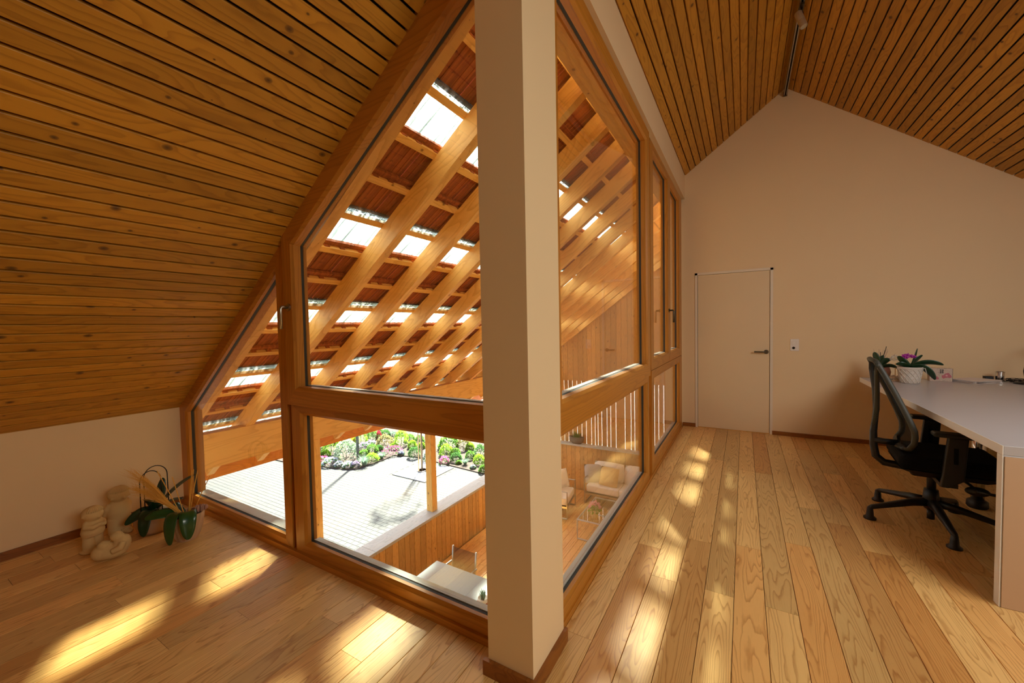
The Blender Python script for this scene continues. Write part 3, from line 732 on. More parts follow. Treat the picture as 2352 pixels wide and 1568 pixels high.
# potted plants on the terrace
p = thing('potted_flower', 'pink flowering plant in a glazed pot on the glass coffee table', 'plant', (-2.42, 7.10, DZ_ + .398))
obj('pot', MB().lathe([(.05, 0), (.07, .06), (.075, .13), (.065, .13), (.06, .11)], n=20), M['stone'], p, smooth=True)
obj('foliage', clump(MB(), (0, 0, .12), .09, .10, 60, .06, 5, shape='dome'), LM['lime'], p)
obj('bloom', clump(MB(), (0, 0, .20), .10, .12, 130, .035, 6, shape='dome', w=.6), LM['rose'], p, label='pink flower heads')
p = thing('potted_succulent', 'small spiky succulent in a white pot on the dining table', 'plant', (-2.69, 3.79, -1.9))
obj('saucer', MB().lathe([(.06, 0), (.085, .012), (.08, .014), (.055, .006)], n=24), M['terra'], p, label='brown saucer')
obj('pot', MB().lathe([(.04, .006), (.058, .03), (.062, .075), (.056, .075), (.05, .06)], n=24), M['ceramicwhite'], p, smooth=True)
obj('foliage', blades(MB(), (0, 0, .06), .06, .10, 60, 3, w=.006), LM['grey'], p)
p = thing('ledge_planter', 'dark grey bowl planter with grass on the ledge of the slit screen', 'planter', (-3.56, YE + .008, -1.50))
obj('bowl', MB().lathe([(.11, 0), (.17, .05), (.20, .17), (.185, .17), (.16, .12)], n=28, sy=.42), M['planter'], p, smooth=True)
obj('grass', blades(MB(), (0, 0, .12), .16, .17, 120, 8, w=.005, lean=.7), LM['green'], p)

# ------------------------------------------------------------------ plaza, garden bed, street
PZ = -2.85
gr = thing('plaza', 'pale paved yard beyond the terrace parapet', 'pavement')
obj('bedding', MB().box(-40, -4.82, -14, 11.6, PZ - .2, PZ - .005).box(-4.81, 30, 9.45, 11.6, PZ - .2, PZ - .006), M['joint'], gr)
bed_front = [(-17.5, 7.0), (-14.5, 7.15), (-12.6, 7.25), (-11.66, 7.52), (-10.88, 7.60), (-10.2, 7.85), (-10.12, 8.85), (-10.18, 9.36), (-9.48, 9.58), (-8.28, 9.50), (-6.45, 9.36), (-4.0, 9.6)]
bed_back = [(-4.0, 12.0), (-8.2, 11.95), (-11.1, 11.6), (-12.25, 11.95), (-13.8, 12.0), (-17.5, 12.2)]
def in_bed(x, y):
    poly = bed_front + bed_back; c = False
    for i in range(len(poly)):
        (x1, y1), (x2, y2) = poly[i - 1], poly[i]
        if (y1 > y) != (y2 > y) and x < (x2 - x1) * (y - y1) / (y2 - y1) + x1: c = not c
    return c
gx, gy = -8.25, 8.72; ga = math.radians(2)
pavers = []
U, V = .17, .115
for j in range(-4, 92):
    for i in range(0, 84):
        x = -4.90 - U * i - (U / 2 if j % 2 else 0); y = .6 + V * j
        if in_bed(x, y) or in_bed(x - .1, y + .08) or in_bed(x + .1, y + .08): continue
        if abs(x - gx) < .72 and abs(y - gy) < .68: continue
        pavers.append((math.hypot(x + 4.6, y - 4), x, y))
pavers.sort()
def paver(mb, x, y, z):
    a, b, c = U / 2 - .0015, V / 2 - .0015, .0025
    mb.add([(x - a, y - b, z - .02), (x + a, y - b, z - .02), (x + a, y + b, z - .02), (x - a, y + b, z - .02), (x - a, y - b, z - c), (x + a, y - b, z - c), (x + a, y + b, z - c), (x - a, y + b, z - c),
            (x - a + c, y - b + c, z), (x + a - c, y - b + c, z), (x + a - c, y + b - c, z), (x - a + c, y + b - c, z)],
           [(8, 9, 10, 11)] + [(i, (i + 1) % 4, 4 + (i + 1) % 4, 4 + i) for i in range(4)] + [(4 + i, 4 + (i + 1) % 4, 8 + (i + 1) % 4, 8 + i) for i in range(4)])
pm = MB(); paver(pm, 0, 0, 0); pm = pm.mesh('paver'); pm.materials.append(M['paver'])
lump = MB()
vis = [q for q in pavers if q[2] > 1.9 and q[1] < -5.6]
near = set(id(q) for q in vis[:298])
for q in pavers:
    if id(q) in near: obj('paver', pm, None, gr, loc=(q[1], q[2], PZ))
    else: paver(lump, q[1], q[2], PZ)
obj('paver_field', lump, M['paver'], gr, kind='stuff')
tag(obj('garden_soil', MB().prism([(x, y, PZ + .001) for x, y in bed_front + bed_back], (0, 0, .018)), M['earth']), 'brown soil of the planted flower bed behind the yard', 'soil')
tag(obj('street', MB().box(-80, 40, 11.6, 80, PZ - .2, PZ - .03), M['street']), 'bright pale street behind the flower bed', 'street')
tag(obj('ground', MB().box(-120, 60, -40, 90, PZ - .6, PZ - .25), M['joint']), 'pale level ground around the house', 'ground')

gtx = thing('tree_grate', 'white perforated concrete slab around the foot of the staked young tree', 'slab', (gx, gy, PZ))
mbg = MB(); ng = 7; S_ = .63; hr = .022
cell = 2 * S_ / ng
for i in range(ng):
    for j in range(ng):
        x0, y0 = -S_ + i * cell, -S_ + j * cell; cx_, cy_ = x0 + cell / 2, y0 + cell / 2
        o8 = [(x0, y0), (cx_, y0), (x0 + cell, y0), (x0 + cell, cy_), (x0 + cell, y0 + cell), (cx_, y0 + cell), (x0, y0 + cell), (x0, cy_)]
        hh = [(cx_ + hr * math.cos(math.radians(225 + 45 * k)), cy_ + hr * math.sin(math.radians(225 + 45 * k))) for k in range(8)]
        mbg.add([(a, b, .014) for a, b in o8] + [(a, b, .014) for a, b in hh] + [(a, b, .002) for a, b in hh], [(k, (k + 1) % 8, 8 + (k + 1) % 8, 8 + k) for k in range(8)] + [(8 + k, 8 + (k + 1) % 8, 16 + (k + 1) % 8, 16 + k) for k in range(8)])
obj('perforated_slab', mbg, M['concrete'], gtx)
obj('slab_edge', MB().box(-S_, S_, -S_, -S_ + .004, -.03, .014).box(-S_, S_, S_ - .004, S_, -.03, .014).box(-S_, -S_ + .004, -S_, S_, -.03, .014).box(S_ - .004, S_, -S_, S_, -.03, .014), M['concrete'], gtx)
obj('hole_floor', MB().box(-S_, S_, -S_, S_, -.034, .002), M['dark'], gtx)
tr = thing('young_tree', 'slender young tree tied between thin wooden stakes on the white slab', 'tree', (-8.32, 8.74, PZ + .014))
obj('trunk', MB().tube([(0, 0, 0), (.01, .0, 1.2), (0, .01, 2.2), (.02, 0, 3.0)], [.022, .02, .015, .006], 8), M['planter'], tr, smooth=True)
for q in range(3):
    a = q * 2.094 + .4; obj('stake', MB().tube([(math.cos(a) * .13, math.sin(a) * .13, 0), (math.cos(a) * .12, math.sin(a) * .12, 1.7)], .017, 8), M['stake'], tr, label='pale round stake')
obj('tie', MB().box(-.13, .13, -.01, .01, 1.55, 1.59), M['stake'], tr)
obj('crown', clump(MB(), (0, 0, 2.2), .55, .75, 260, .10, 77), LM['lime'], tr)
obj('root_ring', MB().lathe([(.17, 0), (.17, .02), (.13, .02), (.13, 0)], n=20), M['planter'], tr)
lp = thing('lamp_post', 'slim dark grey lamp post standing in the flower bed', 'lamp post', (-10.68, 8.32, PZ + .03))
obj('pole', MB().tube([(0, 0, 0), (0, 0, 3.4)], .045, 12), M['lamp_post'], lp, smooth=True)
obj('lamp_head', MB().lathe([(.05, 3.4), (.16, 3.44), (.16, 3.5), (.05, 3.56)], n=20), M['lamp_post'], lp)
obj('foot_plate', MB().lathe([(.09, 0), (.09, .02)], n=16), M['lamp_post'], lp)

# flower bed plants: pixel-free world positions on the bed (x, y), width, height
def plant(x, y, w, h, kind, label, group=None, seed=None):
    w *= 1.22; h *= 1.12
    seed = seed if seed is not None else int(abs(x * 997 + y * 131))
    t = thing('flower_clump' if kind.startswith('f_') else ('grass_tuft' if kind.startswith('g_') else 'garden_shrub'), label, 'plant', (x, y, PZ + .018), (seed % 63) / 10, group)
    k = kind.split('_')[-1]
    if kind.startswith('f_'):
        obj('foliage', clump(MB(), (0, 0, 0), w / 2, h * .8, 130, .06, seed), LM['dark'], t)
        obj('bloom', clump(MB(), (0, 0, h * .15), w / 2 * 1.02, h, 260, .034, seed + 1, droop=.1, w=.6), LM[k], t)
    elif kind.startswith('g_'):
        obj('blade_tuft', blades(MB(), (0, 0, 0), w / 2, h * 1.3, 240, seed, w=.005, lean=1.0), LM[k], t)
    else:
        obj('foliage', clump(MB(), (0, 0, h * .12), w / 2, h, 650, max(.045, w * .105), seed), LM[k], t)
        obj('stem', MB().tube([(0, 0, -.02), (0, 0, h * .6)], [.012, .006], 6), M['planter'], t)
    return t
BED = [
  (-12.89, 8.51, 0.4, 0.35, 's_green', 'light green feathery shrub at the left end of the flower bed') ,
  (-12.38, 8.56, 0.47, 0.51, 's_lime', 'tall bright green shrub left of the white-edged shrub') ,
  (-11.27, 8.33, 0.58, 0.53, 's_varieg', 'large shrub with white-edged leaves left of the lamp post') ,
  (-11.75, 7.76, 0.39, 0.15, 'f_pink', 'pink flower cushion at the left end of the bed') ,
  (-11.27, 7.74, 0.4, 0.19, 'f_blue', 'pale lavender-blue flower cushion at the front left corner of the bed') ,
  (-10.9, 7.8, 0.24, 0.12, 'f_white', 'white flower cushion right of the lavender-blue cushion') ,
  (-10.58, 7.89, 0.26, 0.13, 'f_white', 'white flower cushion at the bed front below the lamp post') ,
  (-10.4, 8.0, 0.2, 0.13, 'f_lilac', 'small mauve flower cushion beside the grey-green grass tuft') ,
  (-10.25, 8.22, 0.27, 0.22, 'g_grey', 'grey-green grass tuft at the front corner of the bed') ,
  (-10.32, 8.57, 0.34, 0.22, 's_lime', 'yellow-green low shrub behind the grey-green grass tuft') ,
  (-11.02, 8.84, 0.31, 0.16, 's_green', 'low green plant right of the lamp post') ,
  (-10.98, 9.14, 0.34, 0.26, 's_green', 'fresh green shrub in front of the lilac flower cushions') ,
  (-11.71, 9.4, 0.36, 0.17, 'f_lilac', 'lilac flower cushion just right of the lamp post') ,
  (-11.83, 9.79, 0.34, 0.14, 'f_lilac', 'lilac flower cushion further back behind the other lilac one') ,
  (-12.51, 9.56, 0.21, 0.2, 'f_yellow', 'yellow flower clump left of the lamp post') ,
  (-12.33, 9.76, 0.37, 0.49, 's_lime', 'tall yellowish shrub right of the lamp post') ,
  (-12.28, 10.28, 0.35, 0.33, 's_green', 'lush green shrub with broad leaves near the red blooms') ,
  (-12.02, 10.34, 0.14, 0.33, 'f_red', 'tall red tulips rising behind the brown-tipped shrub') ,
  (-13.12, 10.7, 0.14, 0.17, 'f_red', 'orange-red bloom clump high at the back left of the bed') ,
  (-11.17, 9.87, 0.49, 0.36, 's_brown', 'brown-tipped rounded shrub in the middle of the bed') ,
  (-12.14, 10.76, 0.33, 0.24, 's_dark', 'dark green dense shrub near the back of the bed') ,
  (-10.35, 9.46, 0.58, 0.21, 'f_pink', 'large pink flower cushion in the middle of the bed') ,
  (-10.79, 10.29, 0.41, 0.48, 's_lime', 'bright lime shrub right of the large pink cushion') ,
  (-9.97, 9.49, 0.14, 0.1, 'f_blue', 'tiny blue-white flower clump right of the large pink cushion') ,
  (-10.3, 8.95, 0.21, 0.14, 'g_grey', 'small grey grass tuft left of the large pink cushion') ,
  (-10.72, 9.86, 0.25, 0.16, 's_lime', 'small lime plant behind the large pink cushion') ,
  (-10.18, 10.23, 0.24, 0.22, 's_lime', 'lime plant between the bright shrub and the staked tree') ,
  (-10.92, 10.84, 0.32, 0.2, 's_green', 'green plant behind the tree stakes towards the street') ,
  (-10.29, 10.71, 0.29, 0.26, 's_green', 'green leafy plant behind the tree stakes') ,
  (-9.44, 9.57, 0.33, 0.26, 's_dark', 'round dark green mound left of the tree stakes') ,
  (-9.88, 10.37, 0.2, 0.17, 's_lime', 'small lime plant seen between the tree stakes') ,
  (-8.82, 9.48, 0.16, 0.27, 'f_white', 'white flowering plant left of the timber post') ,
  (-8.09, 9.48, 0.25, 0.19, 'f_pink', 'pink flower cushion right of the timber post') ,
  (-8.57, 10.15, 0.36, 0.31, 's_lime', 'bright lime shrub right of the timber post') ,
  (-8.95, 10.73, 0.55, 0.4, 's_green', 'broad-leaved green shrub at the back right of the timber post') ,
  (-8.47, 10.97, 0.42, 0.32, 's_brown', 'airy pale shrub at the back of the right bed') ,
  (-8.23, 11.02, 0.25, 0.19, 's_lime', 'lime plant at the back of the right bed') ,
  (-8.32, 10.33, 0.26, 0.18, 's_green', 'light green plant in the middle of the right bed') ,
  (-7.93, 9.87, 0.29, 0.22, 's_dark', 'round green mound in the middle of the right bed') ,
  (-7.65, 10.25, 0.25, 0.2, 's_green', 'green ball-shaped plant behind the grey tuft of the right bed') ,
  (-7.47, 9.74, 0.17, 0.12, 'g_grey', 'small grey grass tuft at the front of the right bed') ,
  (-7.12, 10.0, 0.29, 0.23, 's_lime', 'bright lime mound at the right end of the bed') ,
  (-7.5, 10.61, 0.35, 0.31, 's_dark', 'dark green shrub at the far right of the bed') ,
  (-6.6, 9.46, 0.19, 0.16, 's_green', 'green plant at the front right corner of the bed') ,
  (-7.04, 9.56, 0.1, 0.07, 'f_white', 'tiny white flower clump at the front of the right bed') ,
  (-7.69, 9.69, 0.13, 0.07, 's_green', 'tiny green seedling right of the pink cushion') ,
  (-13.18, 9.54, 0.19, 0.15, 'g_lime', 'lime grass tuft at the back left of the bed') ,
  (-13.12, 9.7, 0.22, 0.15, 's_grey', 'grey-green low plant at the back left of the bed') ,
  (-13.29, 9.07, 0.24, 0.14, 's_green', 'small green plant far back at the left end') ,
  (-13.08, 9.31, 0.16, 0.2, 's_lime', 'small lime plant under the fascia board') ,
  (-13.5, 10.39, 0.34, 0.22, 's_green', 'green shrub just under the rafter tails') ,
  (-11.97, 10.97, 0.34, 0.15, 's_grey', 'grey-green low plant towards the street') ,
  (-11.77, 11.27, 0.2, 0.12, 's_grey', 'small grey-green plant at the street edge') ,
  (-12.9, 11.0, 0.32, 0.31, 's_green', 'tall green leaves behind the red tulips') ,
  (-11.96, 9.12, 0.23, 0.19, 's_grey', 'blue-green plant just left of the lamp post') ,
  (-12.29, 8.02, 0.24, 0.16, 's_green', 'green plant behind the left pink cushion') ,
  (-12.18, 8.21, 0.24, 0.16, 's_lime', 'lime plant behind the lavender-blue cushion') ,
  (-10.97, 9.43, 0.22, 0.16, 's_dark', 'dark green plant left of the large pink cushion') ,
]
for b in BED: plant(*b)

# ------------------------------------------------------------------ ceiling track and spotlight
tk = thing('ceiling_track', 'slim steel lighting track along the ridge of the board ceiling', 'track', (XR - .005, 0, 0))
obj('track_rail', MB().box(-.017, -.007, 1.0, Y_FAR - .01, 4.105, 4.145).box(.007, .017, 1.0, Y_FAR - .01, 4.105, 4.145), M['steel'], tk)
obj('track_slot', MB().box(-.007, .007, 1.0, Y_FAR - .01, 4.12, 4.145), M['dark'], tk)
for yy in (1.6, 3.2, 4.8, 5.80): obj('hanger', MB().tube([(0, yy, 4.14), (0, yy, 4.19)], .006, 8), M['steel'], tk)
obj('end_cap', MB().box(-.019, .019, Y_FAR - .03, Y_FAR - .008, 4.10, 4.147), M['darksteel'], tk)
sp = thing('spotlight', 'small cylindrical metal spotlight hanging from the ridge track', 'spotlight', (XR - .005, 4.30, 4.105))
obj('adapter', MB().box(-.016, .016, -.05, .05, -.018, .0), M['darksteel'], sp)
obj('joint', MB().tube([(0, 0, -.015), (0, 0, -.055)], .009, 10).ell((0, 0, -.06), (.015, .015, .015), 10, 6), M['darksteel'], sp, smooth=True)
q = Vector((.30, -.10, -1)).to_track_quat('Z', 'Y')
hs = obj('lamp_housing', MB().lathe([(.0, 0), (.026, 0), (.028, .004), (.028, .078), (.0274, .080), (.0274, .082), (.028, .084), (.028, .146), (.026, .148), (.023, .14), (.0, .135)], n=28), M['taupe'], sp, loc=(-.026, .002, -.045))
hs.rotation_mode = 'QUATERNION'; hs.rotation_quaternion = q
for pl in hs.data.polygons: pl.use_smooth = len(pl.vertices) == 4
ed = hs.modifiers.new('edges', 'EDGE_SPLIT'); ed.split_angle = math.radians(40)

# ------------------------------------------------------------------ stone figures by the knee wall
def figure(name, label, mb, loc, rz, parts=(), voxel=.005, smooth=4):
    o = obj(name, mb, M['stone'], None, smooth=True, loc=loc, rot=(0, 0, rz))
    m = o.modifiers.new('remesh', 'REMESH'); m.mode = 'VOXEL'; m.voxel_size = voxel; m.use_smooth_shade = True
    s = o.modifiers.new('smooth', 'SMOOTH'); s.iterations = smooth; s.factor = .5
    tag(o, label, 'figurine')
    for nm, pm, mat in parts: obj(nm, pm, mat, o, smooth=True)
    return o
RX = lambda d: Quaternion((1, 0, 0), math.radians(d)); RY = lambda d: Quaternion((0, 1, 0), math.radians(d)); RZ = lambda d: Quaternion((0, 0, 1), math.radians(d))
def hair(c, r, n, a0, a1, tub, tilt=0):
    # combed strands running from the crown to the fringe, front = -y
    m = MB()
    for i in range(n):
        a = math.radians(a0 + (a1 - a0) * i / (n - 1)); pts = []
        for k in range(7):
            e = math.radians(88 - 70 * k / 6)
            pts.append((c[0] + r[0] * 1.01 * math.cos(e) * math.sin(a), c[1] - r[1] * 1.01 * math.cos(e) * math.cos(a), c[2] + r[2] * 1.01 * math.sin(e)))
        m.tube(pts, [tub * .5] + [tub] * 5 + [tub * .8], 6)
    return m
# tall boy, hands behind the back, head bowed
b = MB()
b.lathe([(.050, .040), (.054, .08), (.060, .125), (.067, .165), (.064, .195), (.052, .225), (.036, .246), (.030, .262)], n=24, sy=.84)   # robe
for s in (-1, 1):
    b.lathe([(.034, .012), (.036, .06), (.036, .12)], (s * .029, 0, 0), 16, sy=1.15)
    b.ell((s * .030, -.022, .016), (.028, .048, .020))               # shoes
    b.tube([(s * .044, .004, .226), (s * .062, .010, .195), (s * .064, .026, .160), (s * .03, .050, .15)], [.018, .020, .018, .015], 10)
b.ell((0, -.012, .278), (.053, .048, .046), 20, 14); b.ell((0, 0, .288), (.058, .054, .050), 20, 14)   # head and hair cap
b.ell((0, -.060, .264), (.008, .009, .008))                          # nose
for s in (-1, 1): b.ell((s * .050, -.026, .266), (.007, .009, .009))
figure('stone_figure', 'tall sandstone boy figure with combed fringe nearest the cream wall', b, (-3.79, .96, 0), math.radians(102),
       [('hair', hair((0, 0, .288), (.058, .055, .050), 17, -85, 85, .0056), M['stone'])], .0045, 4)
# small girl with folded arms and flared smock
b = MB()
b.lathe([(.058, .115), (.060, .125), (.050, .17), (.036, .205), (.02, .22)], n=24, sy=.9)
b.lathe([(.054, .10), (.058, .122)], n=24, sy=.9)
for s in (-1, 1):
    b.lathe([(.030, .010), (.031, .05), (.027, .11)], (s * .024, .004, 0), 16, sy=1.05)
    b.ell((s * .025, -.018, .016), (.024, .040, .017))
    b.tube([(s * .034, .004, .190), (s * .050, -.014, .168), (s * .032, -.046, .163), (-s * .012, -.052, .172)], [.016, .017, .015, .012], 10)
b.lathe([(.066, 0), (.070, .006), (.066, .012)], n=24)               # plinth
b.ell((0, -.012, .234), (.050, .044, .041), 20, 14); b.ell((0, 0, .242), (.055, .050, .045), 20, 14)
b.ell((0, -.056, .222), (.007, .008, .007))
for s in (-1, 1): b.ell((s * .052, -.002, .236), (.007, .010, .011))
figure('stone_figure', 'small sandstone figure with folded arms and flared smock standing leftmost by the wall', b, (-3.665, .80, 0), math.radians(112),
       [('hair', hair((0, 0, .242), (.055, .051, .045), 11, -55, 55, .0048), M['stone'])], .0045, 3)
# crouched mother and child, two rounded heads on one body
b = MB()
b.ell((.0, 0, .045), (.085, .050, .046), 20, 14)
b.ell((-.045, 0, .050), (.045, .046, .045))
b.ell((.050, 0, .075), (.046, .046, .062), rot=RY(18))
b.ell((-.028, -.006, .092), (.034, .033, .031))
b.ell((.030, .002, .132), (.033, .030, .028))
b.tube([(.062, -.036, .10), (.05, -.052, .07), (.01, -.050, .058)], [.018, .02, .016], 10)
figure('stone_figure', 'low rounded sandstone pair of huddled heads lying on the floorboards before the others', b, (-3.425, .82, 0), math.radians(68), (), .0045, 4)

# ------------------------------------------------------------------ orchids and dried arrangement by the knee wall
def leaf(parent, pts, w, mat, name='leaf', fold=.18, twist=0, label=None, roll=0):
    P = [Vector(p) for p in pts]; n = 15; vs = []; fs = []
    def bez(t):
        if len(P) == 3: return P[0] * (1 - t) ** 2 + P[1] * 2 * t * (1 - t) + P[2] * t * t
        return P[0] * (1 - t) ** 3 + P[1] * 3 * t * (1 - t) ** 2 + P[2] * 3 * t * t * (1 - t) + P[3] * t ** 3
    for i in range(n + 1):
        t = 1 - (1 - i / n) ** 1.6; p = bez(t); tg = (bez(min(1, t + .02)) - bez(max(0, t - .02))).normalized()
        hd_ = Vector((P[-1].x - P[0].x, P[-1].y - P[0].y, 0)); side = hd_.cross(Vector((0, 0, 1))).normalized() if hd_.length > .02 else Vector((.8, .6, 0))
        if roll: side = Quaternion(tg, roll) @ side
        if twist: side = Quaternion(tg, twist * t) @ side
        up = side.cross(tg); ww = w * (math.sin(math.pi * min(.5 + .0, .18 + t * .62)) if t < .55 else math.sqrt(max(0, 1 - ((t - .5) / .5) ** 2)) * .99 + .01)
        vs += [p - side * ww + up * ww * fold, p - side * ww * .5 + up * ww * fold * .35, p, p + side * ww * .5 + up * ww * fold * .35, p + side * ww + up * ww * fold]
    for i in range(n):
        for k in range(4): fs.append((i * 5 + k, i * 5 + k + 1, i * 5 + k + 6, i * 5 + k + 5))
    o = obj(name, MB().add(vs, fs), mat, parent, smooth=True, label=label); solid(o, .0022); return o
t = thing('potted_orchid', 'orchid with black wire hoops in a squat sandy round pot beside the tall figure', 'plant', (-3.62, 1.10, 0))
obj('pot', MB().lathe([(.070, 0), (.098, .03), (.112, .075), (.114, .12), (.110, .135), (.104, .135), (.10, .115)], n=32), M['potsand'], t, smooth=True)
obj('bark_fill', MB().lathe([(.102, .10), (.102, .116), (.03, .124)], n=24), M['soil'], t)
Lf = lambda *a, **k: leaf(t, *a, **k)
Lf([(0, 0, .13), (.03, -.05, .21), (.01, -.16, .11)], .036, M['leafdark'], roll=-.7)
Lf([(0, 0, .13), (.08, -.06, .24), (.135, -.10, .14), (.12, -.10, .03)], .038, M['leafdark'])
Lf([(0, 0, .13), (.03, .10, .30), (.02, .26, .33)], .030, M['leafdark'])
Lf([(0, 0, .13), (.01, .04, .26), (-.01, .06, .36)], .028, M['leafdark'], roll=.9)
Lf([(0, 0, .13), (.02, -.03, .24), (.05, -.07, .26)], .026, M['leaf'])
Lf([(0, 0, .13), (.05, .05, .22), (.10, .13, .20)], .030, M['leafdark'])
def hoop(p0, p1, top, r=.0032):
    P0, P1 = Vector(p0), Vector(p1); pts = [P0]; n = 16
    for i in range(n + 1):
        a = math.pi * i / n; c = (P0 + P1) / 2; h = (P1 - P0) / 2
        rad = top - .16
        pts.append(Vector((c.x - h.x * math.cos(a), c.y - h.y * math.cos(a), top - .075 + .075 * math.sin(a))))
    pts.append(P1); return MB().tube(pts, r, 8)
obj('wire_hoop', hoop((.01, -.075, .11), (.03, .035, .11), .44), M['wire'], t, smooth=True); obj('wire_hoop', hoop((.0, -.05, .11), (.02, .075, .11), .465), M['wire'], t, smooth=True)
obj('root', MB().tube([(.02, -.02, .13), (.05, -.05, .2), (.03, .01, .26)], .003, 6), M['wire'], t, smooth=True)
t = thing('potted_orchid', 'orchid with dried straw and thin sticks in a ribbed stone-coloured pot by the window corner', 'plant', (-3.285, 1.165, 0))
pm_ = MB(); prof = [(.058, 0), (.070, .03), (.083, .08), (.092, .14), (.095, .175), (.088, .175), (.083, .15)]
n = 48; vs = []; fs = []
for r, z in prof:
    for k in range(n):
        a = 2 * math.pi * k / n; rr = r * (1 + (.05 if k % 4 < 2 else 0) * (1 if z > .01 else .3)); vs.append((rr * math.cos(a), rr * math.sin(a), z))
for i in range(len(prof) - 1):
    for k in range(n): fs.append((i * n + k, i * n + (k + 1) % n, (i + 1) * n + (k + 1) % n, (i + 1) * n + k))
fs.append(tuple(range(n))[::-1]); pm_.add(vs, fs)
obj('ribbed_pot', pm_, M['potsand'], t, smooth=False)
obj('bark_fill', MB().lathe([(.083, .14), (.083, .155), (.03, .165)], n=24), M['soil'], t)
leaf(t, [(0, -.02, .17), (-.02, -.12, .235), (-.06, -.20, .20)], .036, M['leaf'], roll=-.6)
leaf(t, [(.01, -.02, .17), (.05, -.10, .27), (.085, -.125, .16), (.070, -.120, .025)], .040, M['leaf'])
leaf(t, [(.03, .0, .17), (.11, -.03, .27), (.155, -.05, .17), (.135, -.045, .045)], .046, M['leaf'])
leaf(t, [(0, -.01, .17), (-.03, -.05, .22), (-.08, -.03, .24)], .030, M['leafdark'])
for (dx, dy, dz) in ((-.045, -.13, .50), (-.022, -.06, .44), (.012, .038, .46), (.014, .047, .462), (.024, .065, .45), (.055, .125, .40), (-.03, -.12, .33), (.0, .02, .24)):
    obj('stick', MB().tube([(dx * .15 + .01, dy * .15, .14), (dx * .6, dy * .6, .14 + (dz - .14) * .55), (dx, dy, dz)], .0026, 6), M['straw'], t)
rg = random.Random(4); m = MB()
for b0, e0, nst, spread in ((Vector((.0, -.01, .16)), Vector((-.092, -.262, .425)), 90, .014), (Vector((-.012, -.045, .19)), Vector((-.095, -.272, .555)), 60, .016)):
    ax_ = (e0 - b0); L_ = ax_.length; sd = ax_.cross(Vector((0, 0, 1))).normalized(); up_ = sd.cross(ax_).normalized()
    for i in range(nst):
        g1, g2 = rg.gauss(0, 1), rg.gauss(0, 1); f = rg.uniform(.55, 1.0)
        def pt(t, k): return b0 + ax_ * t + sd * g1 * k + up_ * g2 * k + Vector((0, 0, .03 * math.sin(math.pi * t * .8)))
        m.tube([pt(0, .002), pt(.35 * f, .005), pt(.7 * f, spread * .55), pt(f, spread * 1.1) + Vector((0, -.01, -.02 * rg.random()))], [.0014, .0014, .0011, .0003], 3, cap=False)
        if i % 2:
            for q in range(4):
                t0 = f * rg.uniform(.6, .95); p0 = pt(t0, spread * (.4 + .6 * t0)); m.tube([p0, p0 + ax_ * .07 + sd * rg.gauss(0, .012) + up_ * rg.gauss(0, .012)], [.0007, .0002], 3, cap=False)
obj('dried_grass', m, M['straw'], t, kind='stuff')
for c, r in (((.06, .055, .20), .030), ((.03, .04, .185), .018), ((.075, .075, .20), .022)):
    m = MB()
    for k in range(7):
        a = k * .9; m.ell((c[0] + math.cos(a) * r * .5, c[1] + math.sin(a) * r * .5, c[2] + .004 * (k % 2)), (r * .55, r * .22, r * .75), 8, 6, rot=RZ(math.degrees(a)))
    obj('seed_head', m, M['bloomdry'], t, smooth=True)

# ------------------------------------------------------------------ desk
dk = thing('desk', 'large white office desk with a solid end panel and steel leg at the right', 'desk')
DT = .79
bevel(obj('desk_top', MB().prism([(1.075, 2.80, DT), (2.75, 2.80, DT), (2.75, 5.80, DT), (1.085, 5.56, DT)], (0, 0, -.046)), M['white'], dk), .002)
bevel(obj('end_panel', MB().box(1.075, 2.75, 2.80, 2.846, 0, DT - .0465), M['white'], dk), .002)
obj('shaded_panel_facing', MB().box(1.079, 2.748, 2.796, 2.7998, .002, DT - .052), M['panel_shade'], dk, label='front of the white end panel with shade painted tan')
obj('lit_edge_band', MB().prism([(1.0745, 2.7995, DT - .0455), (1.0845, 5.5605, DT - .0455), (1.0815, 5.5605, DT - .0455), (1.0715, 2.7995, DT - .0455)], (0, 0, .045)), M['edge_lit'], dk, label='white desk top edge with window light painted brighter')
obj('lit_edge_band', MB().box(1.0715, 1.0745, 2.7995, 2.8465, .001, DT - .047), M['edge_lit'], dk, label='white end panel edge with window light painted brighter')
obj('cable_tray', MB().box(1.75, 1.95, 2.9, 5.3, .60, .615).box(1.75, 1.76, 2.9, 5.3, .615, .70), M['black'], dk)
for i in range(12): obj('tray_rib', MB().box(1.70, 1.75, 2.9 + .06 * i, 2.915 + .06 * i, .69, .735), M['alu'], dk)
for (lx, ly) in ((1.50, 4.23), (1.95, 5.25)):
    lg = obj('leg', MB().tube([(lx, ly, .03), (lx, ly, DT - .046)], .036, 24), M['chrome'], dk, smooth=True, label='chrome tube leg')
    obj('foot', MB().lathe([(.05, 0), (.058, .012), (.055, .05), (.04, .06)], (lx, ly, 0), 24), M['black'], lg, smooth=True)

